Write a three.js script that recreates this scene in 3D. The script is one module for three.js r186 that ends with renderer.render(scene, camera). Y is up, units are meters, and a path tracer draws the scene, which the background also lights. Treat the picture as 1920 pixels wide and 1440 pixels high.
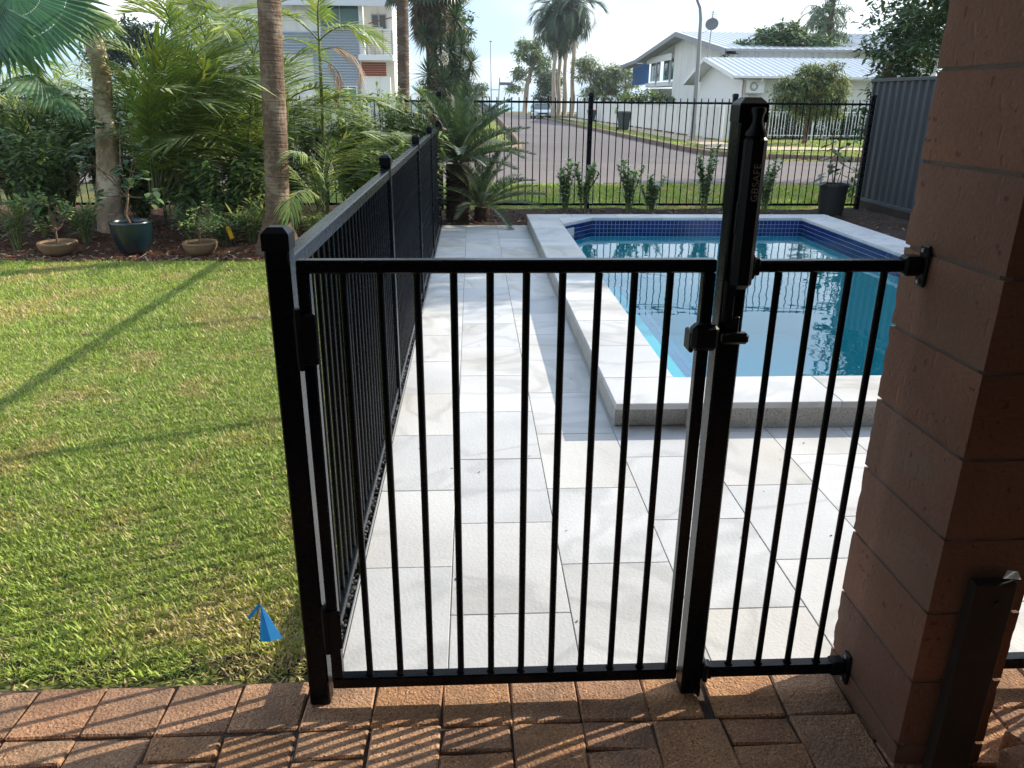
import * as THREE from 'three';
import { mergeGeometries } from 'three/addons/utils/BufferGeometryUtils.js';
import { TextGeometry } from 'three/addons/geometries/TextGeometry.js';
import { FontLoader } from 'three/addons/loaders/FontLoader.js';

// ---------------------------------------------------------------- camera, sky, sun, exposure
const scene = new THREE.Scene();
const camera = new THREE.PerspectiveCamera(52.69, 4 / 3, 0.05, 6000);
camera.position.set(0, 1.55, 0);
{
  const pitch = 0.35296, yaw = 0.05151, roll = 0.00796;
  const fwd = new THREE.Vector3(Math.sin(yaw) * Math.cos(pitch), -Math.sin(pitch), -Math.cos(yaw) * Math.cos(pitch));
  const right = new THREE.Vector3(Math.cos(yaw), 0, Math.sin(yaw));
  const up = new THREE.Vector3().crossVectors(right, fwd);
  const r2 = right.clone().multiplyScalar(Math.cos(roll)).addScaledVector(up, Math.sin(roll));
  const u2 = up.clone().multiplyScalar(Math.cos(roll)).addScaledVector(right, -Math.sin(roll));
  camera.quaternion.setFromRotationMatrix(new THREE.Matrix4().makeBasis(r2, u2, fwd.clone().negate()));
}
const SUN = new THREE.Vector3(1.75, 1, -0.69).normalize();
const sun = new THREE.DirectionalLight(new THREE.Color().setRGB(1, 0.9, 0.74), 5.0);
sun.position.copy(SUN).multiplyScalar(60);
sun.castShadow = true;
sun.shadow.radius = 1;
sun.shadow.mapSize.set(4096, 4096);
Object.assign(sun.shadow.camera, { left: -40, right: 40, top: 40, bottom: -40, near: 1, far: 160 });
scene.add(sun, sun.target);
const renderer = new THREE.WebGLRenderer();
renderer.toneMapping = THREE.LinearToneMapping;
renderer.toneMappingExposure = 1.44;
renderer.shadowMap.enabled = true;

// ---------------------------------------------------------------- helpers
function rng(seed) {
  let s = seed | 0;
  return () => { s = (s + 0x6d2b79f5) | 0; let t = Math.imul(s ^ (s >>> 15), 1 | s); t = (t + Math.imul(t ^ (t >>> 7), 61 | t)) ^ t; return ((t ^ (t >>> 14)) >>> 0) / 4294967296; };
}
let R = rng(7);
const rr = (a, b) => a + (b - a) * R();
const pick = (a) => a[Math.floor(R() * a.length)];
const lin = (r, g, b) => new THREE.Color().setRGB(r, g, b);
const clamp = (x, a = 0, b = 1) => Math.min(b, Math.max(a, x));
const smooth = (a, b, x) => { const t = clamp((x - a) / (b - a)); return t * t * (3 - 2 * t); };

// tileable value noise on the unit square
function hash(i, j, s) { let h = Math.imul(i + 1013 * s, 374761393) ^ Math.imul(j + 7919 * s, 668265263); h = Math.imul(h ^ (h >>> 13), 1274126177); return ((h ^ (h >>> 16)) >>> 0) / 4294967296; }
function vn(u, v, px, py, s) {
  const x = u * px, y = v * py, i = Math.floor(x), j = Math.floor(y), fx = x - i, fy = y - j, a = fx * fx * (3 - 2 * fx), b = fy * fy * (3 - 2 * fy);
  const w = (k, p) => ((k % p) + p) % p, h = (p, q) => hash(w(p, px), w(q, py), s);
  return (h(i, j) * (1 - a) + h(i + 1, j) * a) * (1 - b) + (h(i, j + 1) * (1 - a) + h(i + 1, j + 1) * a) * b;
}
function fbm(u, v, px, py, o, s) { let t = 0, a = 0.5, n = 0; for (let k = 0; k < o; k++) { t += a * vn(u, v, px << k, py << k, s + k); n += a; a *= 0.5; } return t / n; }
function tex(size, f, srgb = true, metres = 1) {
  const d = new Uint8Array(size * size * 4);
  for (let j = 0; j < size; j++) for (let i = 0; i < size; i++) {
    const c = f((i + 0.5) / size, (j + 0.5) / size), o = (j * size + i) * 4;
    if (typeof c === 'number') d[o] = d[o + 1] = d[o + 2] = clamp(c) * 255; else { d[o] = clamp(c[0], 0, 255); d[o + 1] = clamp(c[1], 0, 255); d[o + 2] = clamp(c[2], 0, 255); }
    d[o + 3] = 255;
  }
  const t = new THREE.DataTexture(d, size, size);
  t.wrapS = t.wrapT = THREE.RepeatWrapping; t.magFilter = t.minFilter = THREE.LinearFilter;
  if (srgb) t.colorSpace = THREE.SRGBColorSpace;
  t.repeat.set(1 / metres, 1 / metres);
  t.needsUpdate = true;
  return t;
}
const mix3 = (a, b, t) => [a[0] + (b[0] - a[0]) * t, a[1] + (b[1] - a[1]) * t, a[2] + (b[2] - a[2]) * t];

// geometry collector
const sub = (a, b) => [a[0] - b[0], a[1] - b[1], a[2] - b[2]], add = (a, b) => [a[0] + b[0], a[1] + b[1], a[2] + b[2]], mul = (a, s) => [a[0] * s, a[1] * s, a[2] * s];
const cross = (a, b) => [a[1] * b[2] - a[2] * b[1], a[2] * b[0] - a[0] * b[2], a[0] * b[1] - a[1] * b[0]], len3 = (a) => Math.hypot(a[0], a[1], a[2]);
const norm = (a) => { const l = len3(a) || 1; return [a[0] / l, a[1] / l, a[2] / l]; };
class GB {
  constructor() { this.p = []; this.n = []; this.t = []; this.c = []; this.col = null; }
  v(a, n, u, v) { this.p.push(a[0], a[1], a[2]); this.n.push(n[0], n[1], n[2]); this.t.push(u, v); if (this.col) this.c.push(this.col[0], this.col[1], this.col[2]); }
  uvOf(a, n) { const x = Math.abs(n[0]), y = Math.abs(n[1]), z = Math.abs(n[2]); return y >= x && y >= z ? [a[0], -a[2]] : x >= z ? [-a[2], a[1]] : [a[0], a[1]]; }
  tri(a, b, c, n) { n = n || norm(cross(sub(b, a), sub(c, a))); for (const q of [a, b, c]) { const w = this.uvOf(q, n); this.v(q, n, w[0] + (this.ou || 0), w[1] + (this.ov || 0)); } return this; }
  quad(a, b, c, d) { this.tri(a, b, c); return this.tri(a, c, d); }
  // chamfered box, centre, size, chamfer, optional turn about y and jitter of the corners
  box(cx, cy, cz, w, h, d, b = 0.003, turn = 0, jit = 0) {
    const W = w / 2, H = h / 2, D = d / 2, ct = Math.cos(turn), st = Math.sin(turn), B = Math.min(b, W * 0.9, H * 0.9, D * 0.9);
    const q = {}, P = (x, y, z) => [cx + x * ct + z * st, cy + y, cz - x * st + z * ct];
    for (const sx of [-1, 1]) for (const sy of [-1, 1]) for (const sz of [-1, 1]) {
      const j = () => (jit ? rr(-jit, jit) : 0), ox = j(), oy = j(), oz = j();
      q['x' + sx + sy + sz] = P(sx * W + ox, sy * (H - B) + oy, sz * (D - B) + oz);
      q['y' + sx + sy + sz] = P(sx * (W - B) + ox, sy * H + oy, sz * (D - B) + oz);
      q['z' + sx + sy + sz] = P(sx * (W - B) + ox, sy * (H - B) + oy, sz * D + oz);
    }
    const Q = (a, b2, c, d2, out) => { const n = cross(sub(q[b2], q[a]), sub(q[c], q[a])); const o = [out[0] * ct + out[2] * st, out[1], -out[0] * st + out[2] * ct]; if (n[0] * o[0] + n[1] * o[1] + n[2] * o[2] < 0) this.quad(q[d2], q[c], q[b2], q[a]); else this.quad(q[a], q[b2], q[c], q[d2]); };
    for (const s of [-1, 1]) {
      Q('x' + s + -1 + -1, 'x' + s + -1 + 1, 'x' + s + 1 + 1, 'x' + s + 1 + -1, [s, 0, 0]);
      Q('y' + -1 + s + -1, 'y' + -1 + s + 1, 'y' + 1 + s + 1, 'y' + 1 + s + -1, [0, s, 0]);
      Q('z' + -1 + -1 + s, 'z' + 1 + -1 + s, 'z' + 1 + 1 + s, 'z' + -1 + 1 + s, [0, 0, s]);
    }
    if (B > 0) for (const s of [-1, 1]) for (const t of [-1, 1]) {
      Q('x' + s + t + -1, 'x' + s + t + 1, 'y' + s + t + 1, 'y' + s + t + -1, [s, t, 0]);
      Q('x' + s + -1 + t, 'x' + s + 1 + t, 'z' + s + 1 + t, 'z' + s + -1 + t, [s, 0, t]);
      Q('y' + -1 + s + t, 'y' + 1 + s + t, 'z' + 1 + s + t, 'z' + -1 + s + t, [0, s, t]);
      for (const r of [-1, 1]) { const a = q['x' + s + t + r], b2 = q['y' + s + t + r], c = q['z' + s + t + r], n = cross(sub(b2, a), sub(c, a)), o = [s * ct + r * st, t, -s * st + r * ct]; if (n[0] * o[0] + n[1] * o[1] + n[2] * o[2] < 0) this.tri(a, c, b2); else this.tri(a, b2, c); }
    }
    return this;
  }
  // tube through points with radii, k sides
  tube(pts, rad, k = 8, caps = true) {
    const rings = []; let prev = null;
    for (let i = 0; i < pts.length; i++) {
      const t = norm(sub(pts[Math.min(i + 1, pts.length - 1)], pts[Math.max(i - 1, 0)]));
      let a = prev ? sub(prev, mul(t, prev[0] * t[0] + prev[1] * t[1] + prev[2] * t[2])) : Math.abs(t[1]) > 0.9 ? cross(t, [0, 0, 1]) : cross(t, [0, 1, 0]);
      a = norm(a); prev = a; const b = cross(t, a), r = Array.isArray(rad) ? rad[i] : rad;
      rings.push(Array.from({ length: k + 1 }, (_, j) => { const w = (j / k) * Math.PI * 2, n = add(mul(a, Math.cos(w)), mul(b, Math.sin(w))); return { p: add(pts[i], mul(n, r)), n, u: (j / k) * 6.283 * r }; }));
    }
    let L = 0;
    for (let i = 0; i + 1 < rings.length; i++) {
      const dl = len3(sub(pts[i + 1], pts[i]));
      for (let j = 0; j < k; j++) {
        const A = rings[i][j], B = rings[i][j + 1], C = rings[i + 1][j + 1], D = rings[i + 1][j];
        for (const [q, w] of [[A, L], [B, L], [C, L + dl], [A, L], [C, L + dl], [D, L + dl]]) this.v(q.p, q.n, q.u, w);
      }
      L += dl;
    }
    if (caps) for (const [i, s] of [[0, -1], [rings.length - 1, 1]]) for (let j = 0; j < k; j++) { const A = rings[i][j].p, B = rings[i][j + 1].p; s > 0 ? this.tri(pts[i], A, B) : this.tri(pts[i], B, A); }
    return this;
  }
  // a leaf: strip from o along d, side s, drooping under its weight
  leaf(o, d, s, L, w, droop = 0.2, seg = 3, prof = [0.3, 1, 0.8, 0], fold = 0) {
    let pl = null, pr = null;
    for (let i = 0; i <= seg; i++) {
      const t = i / seg, c = [o[0] + d[0] * L * t, o[1] + d[1] * L * t - droop * L * t * t, o[2] + d[2] * L * t], h = prof[i] * w * 0.5;
      const l = [c[0] - s[0] * h, c[1] - s[1] * h + fold * h, c[2] - s[2] * h], r = [c[0] + s[0] * h, c[1] + s[1] * h + fold * h, c[2] + s[2] * h];
      if (pl) { if (prof[i] === 0) this.tri(pl, pr, c); else this.quad(pl, pr, r, l); }
      pl = l; pr = r;
    }
    return this;
  }
  geo() {
    const g = new THREE.BufferGeometry();
    g.setAttribute('position', new THREE.Float32BufferAttribute(this.p, 3));
    g.setAttribute('normal', new THREE.Float32BufferAttribute(this.n, 3));
    g.setAttribute('uv', new THREE.Float32BufferAttribute(this.t, 2));
    if (this.c.length) g.setAttribute('color', new THREE.Float32BufferAttribute(this.c, 3));
    return g;
  }
}
const used = {};
function numbered(name) { const k = used[name] = (used[name] ?? -1) + 1; return k ? name + '_' + String(k).padStart(3, '0') : name; }
function obj(name, g, m, parent) {
  const o = new THREE.Mesh(g.geo ? g.geo() : g, m);
  o.castShadow = o.receiveShadow = true;
  o.name = parent ? name : numbered(name);
  (parent || scene).add(o);
  return o;
}
function tag(o, label, category, group, kind) { o.userData = { label, category }; if (group) o.userData.group = group; if (kind) o.userData.kind = kind; return o; }
function thing(name, label, category, pos = [0, 0, 0], group, kind) { const o = new THREE.Group(); o.name = numbered(name); o.position.set(...pos); scene.add(o); return tag(o, label, category, group, kind); }
function place(g, m, parent, name, x, y, z, turn = 0) { const o = obj(name, g, m, parent); o.position.set(x, y, z); o.rotation.y = turn; return o; }
const boxG = (w, h, d, b = 0.003) => new GB().box(0, 0, 0, w, h, d, b).geo();
const sheet = (x0, z0, x1, z1, y, n = 1) => { const g = new GB(); for (let i = 0; i < n; i++) { const a = x0 + (x1 - x0) * i / n, b = x0 + (x1 - x0) * (i + 1) / n; g.quad([a, y, z0], [a, y, z1], [b, y, z1], [b, y, z0]); } return g; };
// clockwise or not, an upward-facing polygon in the xz plane, and one with side faces
const poly = (pts, y) => { const s = new THREE.Shape(pts.map(([x, z]) => new THREE.Vector2(x, -z))); const g = new THREE.ShapeGeometry(s); g.rotateX(-Math.PI / 2); g.translate(0, y, 0); return g; };
const prism = (pts, y0, y1, bev = 0) => { const s = new THREE.Shape(pts.map(([x, z]) => new THREE.Vector2(x, -z))); const g = new THREE.ExtrudeGeometry(s, { depth: y1 - y0 - 2 * bev, bevelEnabled: bev > 0, bevelSize: bev, bevelThickness: bev, bevelOffset: -bev, bevelSegments: 1 }); g.rotateX(-Math.PI / 2); g.translate(0, y0 + bev, 0); return g; };

// ---------------------------------------------------------------- sky: pale tropical morning with thin high cloud
{
  const W = 1024, H = 512, d = new Float32Array(W * H * 4);
  for (let j = 0; j < H; j++) {
    const el = ((j + 0.5) / H - 0.5) * Math.PI, y = Math.sin(el);
    for (let i = 0; i < W; i++) {
      const az = ((i + 0.5) / W - 0.5) * 2 * Math.PI, x = Math.cos(az) * Math.cos(el), z = Math.sin(az) * Math.cos(el);
      const up = clamp(y), k = Math.pow(1 - up, 1.5);
      let c = [0.2 + 0.27 * k, 0.42 + 0.24 * k, 0.78 + 0.02 * k];
      const cs = x * SUN.x + y * SUN.y + z * SUN.z, glow = 0.38 * Math.pow(clamp(cs * 0.5 + 0.5), 3.2);
      c = [c[0] + glow, c[1] + glow * 0.94, c[2] + glow * 0.86];
      if (y > 0.0) {
        const s = 0.42 / (y + 0.28), u = x * s * 0.5 + 0.5, v = z * s * 0.5 + 0.5;
        const wx = u + 0.05 * fbm(u, v, 5, 5, 3, 91), n = fbm(wx, v, 6, 9, 5, 31), m = fbm(u, v, 3, 3, 3, 57);
        const cov = smooth(0.42, 0.7, n * 0.7 + m * 0.38) * 0.9 * smooth(0, 0.05, y);
        const w = 1.12 + glow;
        c = mix3(c, [w * 0.99, w, w * 1.02], cov);
      }
      const o = (j * W + i) * 4; d[o] = c[0]; d[o + 1] = c[1]; d[o + 2] = c[2]; d[o + 3] = 1;
    }
  }
  const t = new THREE.DataTexture(d, W, H, THREE.RGBAFormat, THREE.FloatType);
  t.mapping = THREE.EquirectangularReflectionMapping; t.magFilter = t.minFilter = THREE.LinearFilter; t.needsUpdate = true;
  scene.background = t; scene.environment = t;
}

// ---------------------------------------------------------------- materials
const std = (o) => new THREE.MeshStandardMaterial(o), phy = (o) => new THREE.MeshPhysicalMaterial(o);
const T = {};
T.stone = tex(1024, (u, v) => {
  const a = fbm(u + 0.06 * fbm(u, v, 4, 4, 3, 5), v, 3, 7, 5, 11), vein = Math.abs(fbm(u + 0.12 * fbm(u, v, 3, 3, 4, 8), v + 0.1 * fbm(u, v, 4, 3, 3, 9), 4, 9, 4, 21) - 0.5), st = smooth(0.56, 0.78, fbm(u, v, 4, 4, 4, 44)), f = vn(u, v, 256, 256, 3) - 0.5;
  const g = 196 + 40 * (a - 0.5) - 14 * smooth(0.07, 0, vein) + 4 * f;
  return mix3([g, g, g], [g - 3, g - 9, g - 18], st * 0.4);
}, true, 2.6);
T.stoneB = tex(512, (u, v) => 0.5 * fbm(u, v, 16, 24, 4, 71) + 0.5 * vn(u, v, 200, 200, 4), false, 1.2);
T.brick = tex(512, (u, v) => {
  const a = fbm(u, v, 5, 5, 4, 15), f = vn(u, v, 128, 128, 2), f2 = vn(u, v, 256, 256, 6), sp = hash(Math.floor(u * 190), Math.floor(v * 190), 9);
  let c = mix3([134, 99, 76], [190, 150, 118], clamp(a * 1.1 + (f - 0.5) * 0.5));
  if (sp > 0.93) c = mix3(c, [222, 190, 150], 0.7); if (sp < 0.06) c = mix3(c, [70, 42, 30], 0.7);
  return mix3(c, [120, 100, 84], smooth(0.55, 0.75, fbm(u, v, 3, 3, 3, 66)) * 0.4 + 0.2 * f2);
}, true, 0.6);
T.brickB = tex(512, (u, v) => 0.35 * fbm(u, v, 20, 20, 3, 12) + 0.4 * vn(u, v, 110, 110, 3) + 0.25 * vn(u, v, 230, 230, 8), false, 0.6);
T.block = tex(512, (u, v) => {
  const a = fbm(u, v, 4, 4, 5, 25), f = vn(u, v, 200, 200, 12), w = smooth(0.58, 0.8, fbm(u, v, 3, 5, 4, 36));
  let c = mix3([100, 72, 58], [130, 95, 78], clamp(a + (f - 0.5) * 0.35));
  c = mix3(c, [112, 96, 80], w * 0.5);
  if (fbm(u, v, 40, 40, 2, 77) > 0.86) c = mix3(c, [80, 40, 34], 0.6);
  return c;
}, true, 0.9);
T.blockB = tex(512, (u, v) => 0.3 * fbm(u, v, 8, 8, 3, 45) + 0.3 * vn(u, v, 90, 90, 5) + 0.25 * vn(u, v, 200, 200, 6) - 0.6 * smooth(0.84, 0.9, vn(u, v, 44, 44, 17)) + 0.3, false, 0.9);
T.soil = tex(512, (u, v) => { const a = fbm(u, v, 6, 6, 5, 85), f = vn(u, v, 128, 128, 31); return mix3([70, 42, 30], [150, 96, 68], clamp(a * 0.8 + (f - 0.5) * 0.6)); }, true, 1.1);
T.soilB = tex(512, (u, v) => 0.5 * fbm(u, v, 20, 20, 4, 61) + 0.5 * vn(u, v, 90, 130, 7), false, 1.1);
T.turf = tex(1024, (u, v) => {
  const a = fbm(u, v, 6, 6, 4, 14), f = vn(u, v, 300, 300, 41), dry = smooth(0.5, 0.75, fbm(u, v, 9, 9, 4, 74));
  return mix3(mix3([66, 70, 30], [112, 118, 50], clamp(a + (f - 0.5) * 0.7)), [130, 106, 66], dry * 0.7);
}, true, 4);
T.turfB = tex(512, (u, v) => 0.4 * fbm(u, v, 30, 30, 3, 19) + 0.6 * vn(u, v, 160, 160, 23), false, 2);
T.asphalt = tex(1024, (u, v) => { const a = fbm(u, v, 4, 4, 5, 51), f = vn(u, v, 400, 400, 52); const g = 1 + 0.22 * (a - 0.5) + 0.25 * (f - 0.5); return [138 * g, 130 * g, 127 * g]; }, true, 9);
T.concrete = tex(512, (u, v) => { const a = fbm(u, v, 5, 5, 5, 53), f = vn(u, v, 220, 220, 54); const g = 1 + 0.25 * (a - 0.5) + 0.18 * (f - 0.5); return [190 * g, 170 * g, 148 * g]; }, true, 2.5);
T.granite = tex(512, (u, v) => { const f = vn(u, v, 150, 150, 63), a = fbm(u, v, 6, 6, 3, 64), h = hash(Math.floor(u * 256), Math.floor(v * 256), 5); let g = 178 + 30 * (f - 0.5) + 24 * (a - 0.5); if (h > 0.9) g -= 62; if (h < 0.06) g += 24; return [g, g * 0.985, g * 0.95]; }, true, 0.7);
T.fine = tex(512, (u, v) => 0.5 * fbm(u, v, 30, 30, 3, 81) + 0.5 * vn(u, v, 200, 200, 82), false, 0.5);
T.bark = tex(512, (u, v) => { const a = fbm(u, v, 10, 4, 4, 93), f = fbm(u, v, 40, 14, 3, 94), l = smooth(0.58, 0.72, fbm(u, v, 5, 8, 4, 95)); return mix3(mix3([84, 70, 60], [150, 132, 114], clamp(0.75 * a + 0.5 * f - 0.1)), [176, 168, 152], l * 0.5); }, true, 0.8);
T.barkB = tex(512, (u, v) => 0.5 * fbm(u, v, 40, 10, 4, 96) + 0.5 * vn(u, v, 6, 60, 97), false, 0.8);
T.ripple = tex(512, (u, v) => 0.7 * fbm(u, v, 4, 7, 3, 98) + 0.3 * fbm(u, v, 14, 18, 2, 99), false, 2.4);
T.dust = tex(512, (u, v) => 0.44 + 0.07 * smooth(0.45, 0.75, fbm(u, v, 24, 24, 4, 68)) * vn(u, v, 120, 120, 9), false, 0.6);
T.painted = tex(512, (u, v) => { const a = fbm(u, v, 4, 4, 5, 28), s = smooth(0.55, 0.8, fbm(u, v, 24, 3, 4, 29)); const g = 232 + 14 * (a - 0.5) - 16 * s; return [g, g * 0.995, g * 0.975]; }, true, 4);
const M = {
  metal: phy({ name: 'black powder coat', color: lin(0.002, 0.0035, 0.0065), roughness: 0.62, roughnessMap: T.dust, specularIntensity: 0.35 }),
  plastic: phy({ name: 'black plastic', color: lin(0.003, 0.0045, 0.0075), roughness: 0.42, specularIntensity: 0.4 }),
  stone: [0, 1, 2, 3, 4].map((k) => { const t = T.stone.clone(); t.rotation = k * 0.9; t.needsUpdate = true; return std({ name: 'light stone', color: [lin(1, 1, 1), lin(0.94, 0.95, 0.97), lin(1, 0.985, 0.955), lin(0.97, 0.97, 0.97), lin(0.91, 0.925, 0.95)][k], map: t, bumpMap: T.stoneB, bumpScale: 0.0012, roughness: 0.62 }); }),
  grout: std({ color: lin(0.48, 0.47, 0.45), roughness: 0.95 }),
  granite: std({ name: 'speckled render', map: T.granite, bumpMap: T.fine, bumpScale: 0.001, roughness: 0.85 }),
  brick: [lin(1, 0.98, 0.95), lin(0.9, 0.82, 0.78), lin(1, 0.9, 0.76), lin(0.84, 0.8, 0.8)].map((c) => std({ name: 'clay paver', color: c, map: T.brick, bumpMap: T.brickB, bumpScale: 0.005, roughness: 0.93 })),
  block: [lin(1, 1, 1), lin(0.93, 0.93, 0.95), lin(1.0, 0.94, 0.9)].map((c) => std({ name: 'brown concrete block', color: c, map: T.block, bumpMap: T.blockB, bumpScale: 0.0022, roughness: 0.92 })),
  mortar: std({ color: lin(0.115, 0.085, 0.068), roughness: 0.95, bumpMap: T.fine, bumpScale: 0.002 }),
  soil: std({ name: 'mulch', map: T.soil, bumpMap: T.soilB, bumpScale: 0.03, roughness: 1 }),
  turf: std({ name: 'turf', color: lin(1, 1, 0.95), map: T.turf, bumpMap: T.turfB, bumpScale: 0.03, roughness: 1 }),
  verge: std({ name: 'mown verge', color: lin(0.9, 0.95, 0.8), map: T.turf, bumpMap: T.turfB, bumpScale: 0.04, roughness: 1 }),
  asphalt: std({ name: 'asphalt', color: lin(0.54, 0.53, 0.55), map: T.asphalt, roughness: 0.9, bumpMap: T.fine, bumpScale: 0.002 }),
  asphaltOld: std({ name: 'worn asphalt', color: lin(0.68, 0.64, 0.64), map: T.asphalt, roughness: 0.92 }),
  concrete: std({ name: 'footpath concrete', color: lin(0.95, 0.92, 0.86), map: T.concrete, roughness: 0.95 }),
  kerb: std({ name: 'kerb concrete', color: lin(0.42, 0.38, 0.35), map: T.concrete, roughness: 0.95 }),
  white: std({ name: 'white render', map: T.painted, color: lin(0.96, 0.96, 0.96), roughness: 0.85 }),
  greyPaint: std({ name: 'grey paint', color: lin(0.36, 0.37, 0.38), roughness: 0.6 }),
  whitePaint: std({ name: 'white paint', color: lin(0.78, 0.79, 0.79), roughness: 0.5 }),
  roof: std({ name: 'pale steel roof', color: lin(0.6, 0.63, 0.65), roughness: 0.5, metalness: 0.2 }),
  fascia: std({ color: lin(0.3, 0.3, 0.31), roughness: 0.7 }),
  blue: std({ name: 'blue cladding', color: lin(0.05, 0.16, 0.42), roughness: 0.6 }),
  glass: phy({ name: 'dark window glass', color: lin(0.03, 0.06, 0.07), roughness: 0.04, specularIntensity: 1 }),
  greenGlass: phy({ name: 'green tinted glass', color: lin(0.03, 0.13, 0.13), roughness: 0.05 }),
  zinc: std({ name: 'corrugated steel', color: lin(0.36, 0.4, 0.45), roughness: 0.5, metalness: 0.35 }),
  steelBlue: std({ name: 'grey blue steel sheet', color: lin(0.042, 0.05, 0.06), roughness: 0.5 }),
  galv: std({ name: 'galvanised steel', color: lin(0.3, 0.31, 0.32), roughness: 0.5, metalness: 0.5 }),
  timber: std({ name: 'weathered timber', color: lin(0.09, 0.065, 0.05), map: T.bark, roughness: 0.9 }),
  redTimber: std({ name: 'red timber cladding', color: lin(0.22, 0.05, 0.02), roughness: 0.6 }),
  palmBark: std({ name: 'palm bark', color: lin(2.7, 2.65, 2.55), map: T.bark, bumpMap: T.barkB, bumpScale: 0.008, roughness: 0.95 }),
  brownBark: std({ name: 'brown bark', color: lin(0.74, 0.66, 0.59), map: T.bark, bumpMap: T.barkB, bumpScale: 0.016, roughness: 0.95 }),
  paleBark: std({ name: 'pale grey bark', color: lin(0.85, 0.88, 0.92), map: T.concrete, roughness: 0.9 }),
  darkBark: std({ name: 'shaggy cycad trunk', color: lin(0.26, 0.19, 0.14), map: T.bark, bumpMap: T.barkB, bumpScale: 0.02, roughness: 1 }),
  stem: std({ name: 'green stem', color: lin(0.14, 0.17, 0.05), roughness: 0.6 }),
  teal: phy({ name: 'teal glaze', color: lin(0.0025, 0.015, 0.021), roughness: 0.3, clearcoat: 0.7, clearcoatRoughness: 0.12 }),
  bowl: std({ name: 'weathered clay bowl', color: lin(0.5, 0.4, 0.3), map: T.concrete, bumpMap: T.fine, bumpScale: 0.004, roughness: 0.95 }),
  blackPot: std({ name: 'black nursery pot', color: lin(0.012, 0.012, 0.013), roughness: 0.6 }),
  yellow: std({ name: 'yellow plastic', color: lin(0.75, 0.38, 0.01), roughness: 0.45 }),
  flagBlue: phy({ name: 'blue flag film', color: lin(0.02, 0.36, 1.0), roughness: 0.85, transmission: 0.5, thickness: 0, side: THREE.DoubleSide }),
  mosaic: phy({ name: 'blue glass mosaic', vertexColors: true, roughness: 0.15, clearcoat: 0.5 }),
  poolGrout: std({ color: lin(0.35, 0.42, 0.6), roughness: 0.9 }),
  shell: std({ name: 'aqua pool finish', color: lin(0.06, 0.48, 0.56), bumpMap: T.fine, bumpScale: 0.002, roughness: 0.8 }),
  poolWater: phy({ name: 'pool water', color: lin(0.5, 0.9, 0.92), roughness: 0.0, transmission: 1, thickness: 0, ior: 2.2, bumpMap: T.ripple, bumpScale: 0.0028 }),
};
const leafM = (name, t = 0.4, coat = 0.25) => phy({ name, vertexColors: true, roughness: 0.78, transmission: t, thickness: 0, clearcoat: coat, clearcoatRoughness: 0.3, side: THREE.DoubleSide });
M.palmLeaf = leafM('palm leaf', 0.5, 0.5);
M.leaf = leafM('leaf', 0.42, 0.5);
M.darkLeaf = leafM('dense leaf', 0.32, 0.4);
M.darkSoil = std({ name: 'fine dark mulch with shade tone', map: tex(512, (u, v) => { const a = fbm(u, v, 9, 9, 5, 185), f = vn(u, v, 170, 170, 131); return mix3([42, 31, 26], [98, 74, 60], clamp(a * 0.7 + (f - 0.5) * 0.8)); }, true, 0.9), bumpMap: T.soilB, bumpScale: 0.03, roughness: 1 });  // mulch is dark by itself; the shade of the beds deepens this colour too
M.grassBlade = phy({ name: 'grass blade', color: lin(1, 1, 1), roughness: 0.8, clearcoat: 0.35, clearcoatRoughness: 0.35, transmission: 0.35, thickness: 0, side: THREE.DoubleSide });

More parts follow.
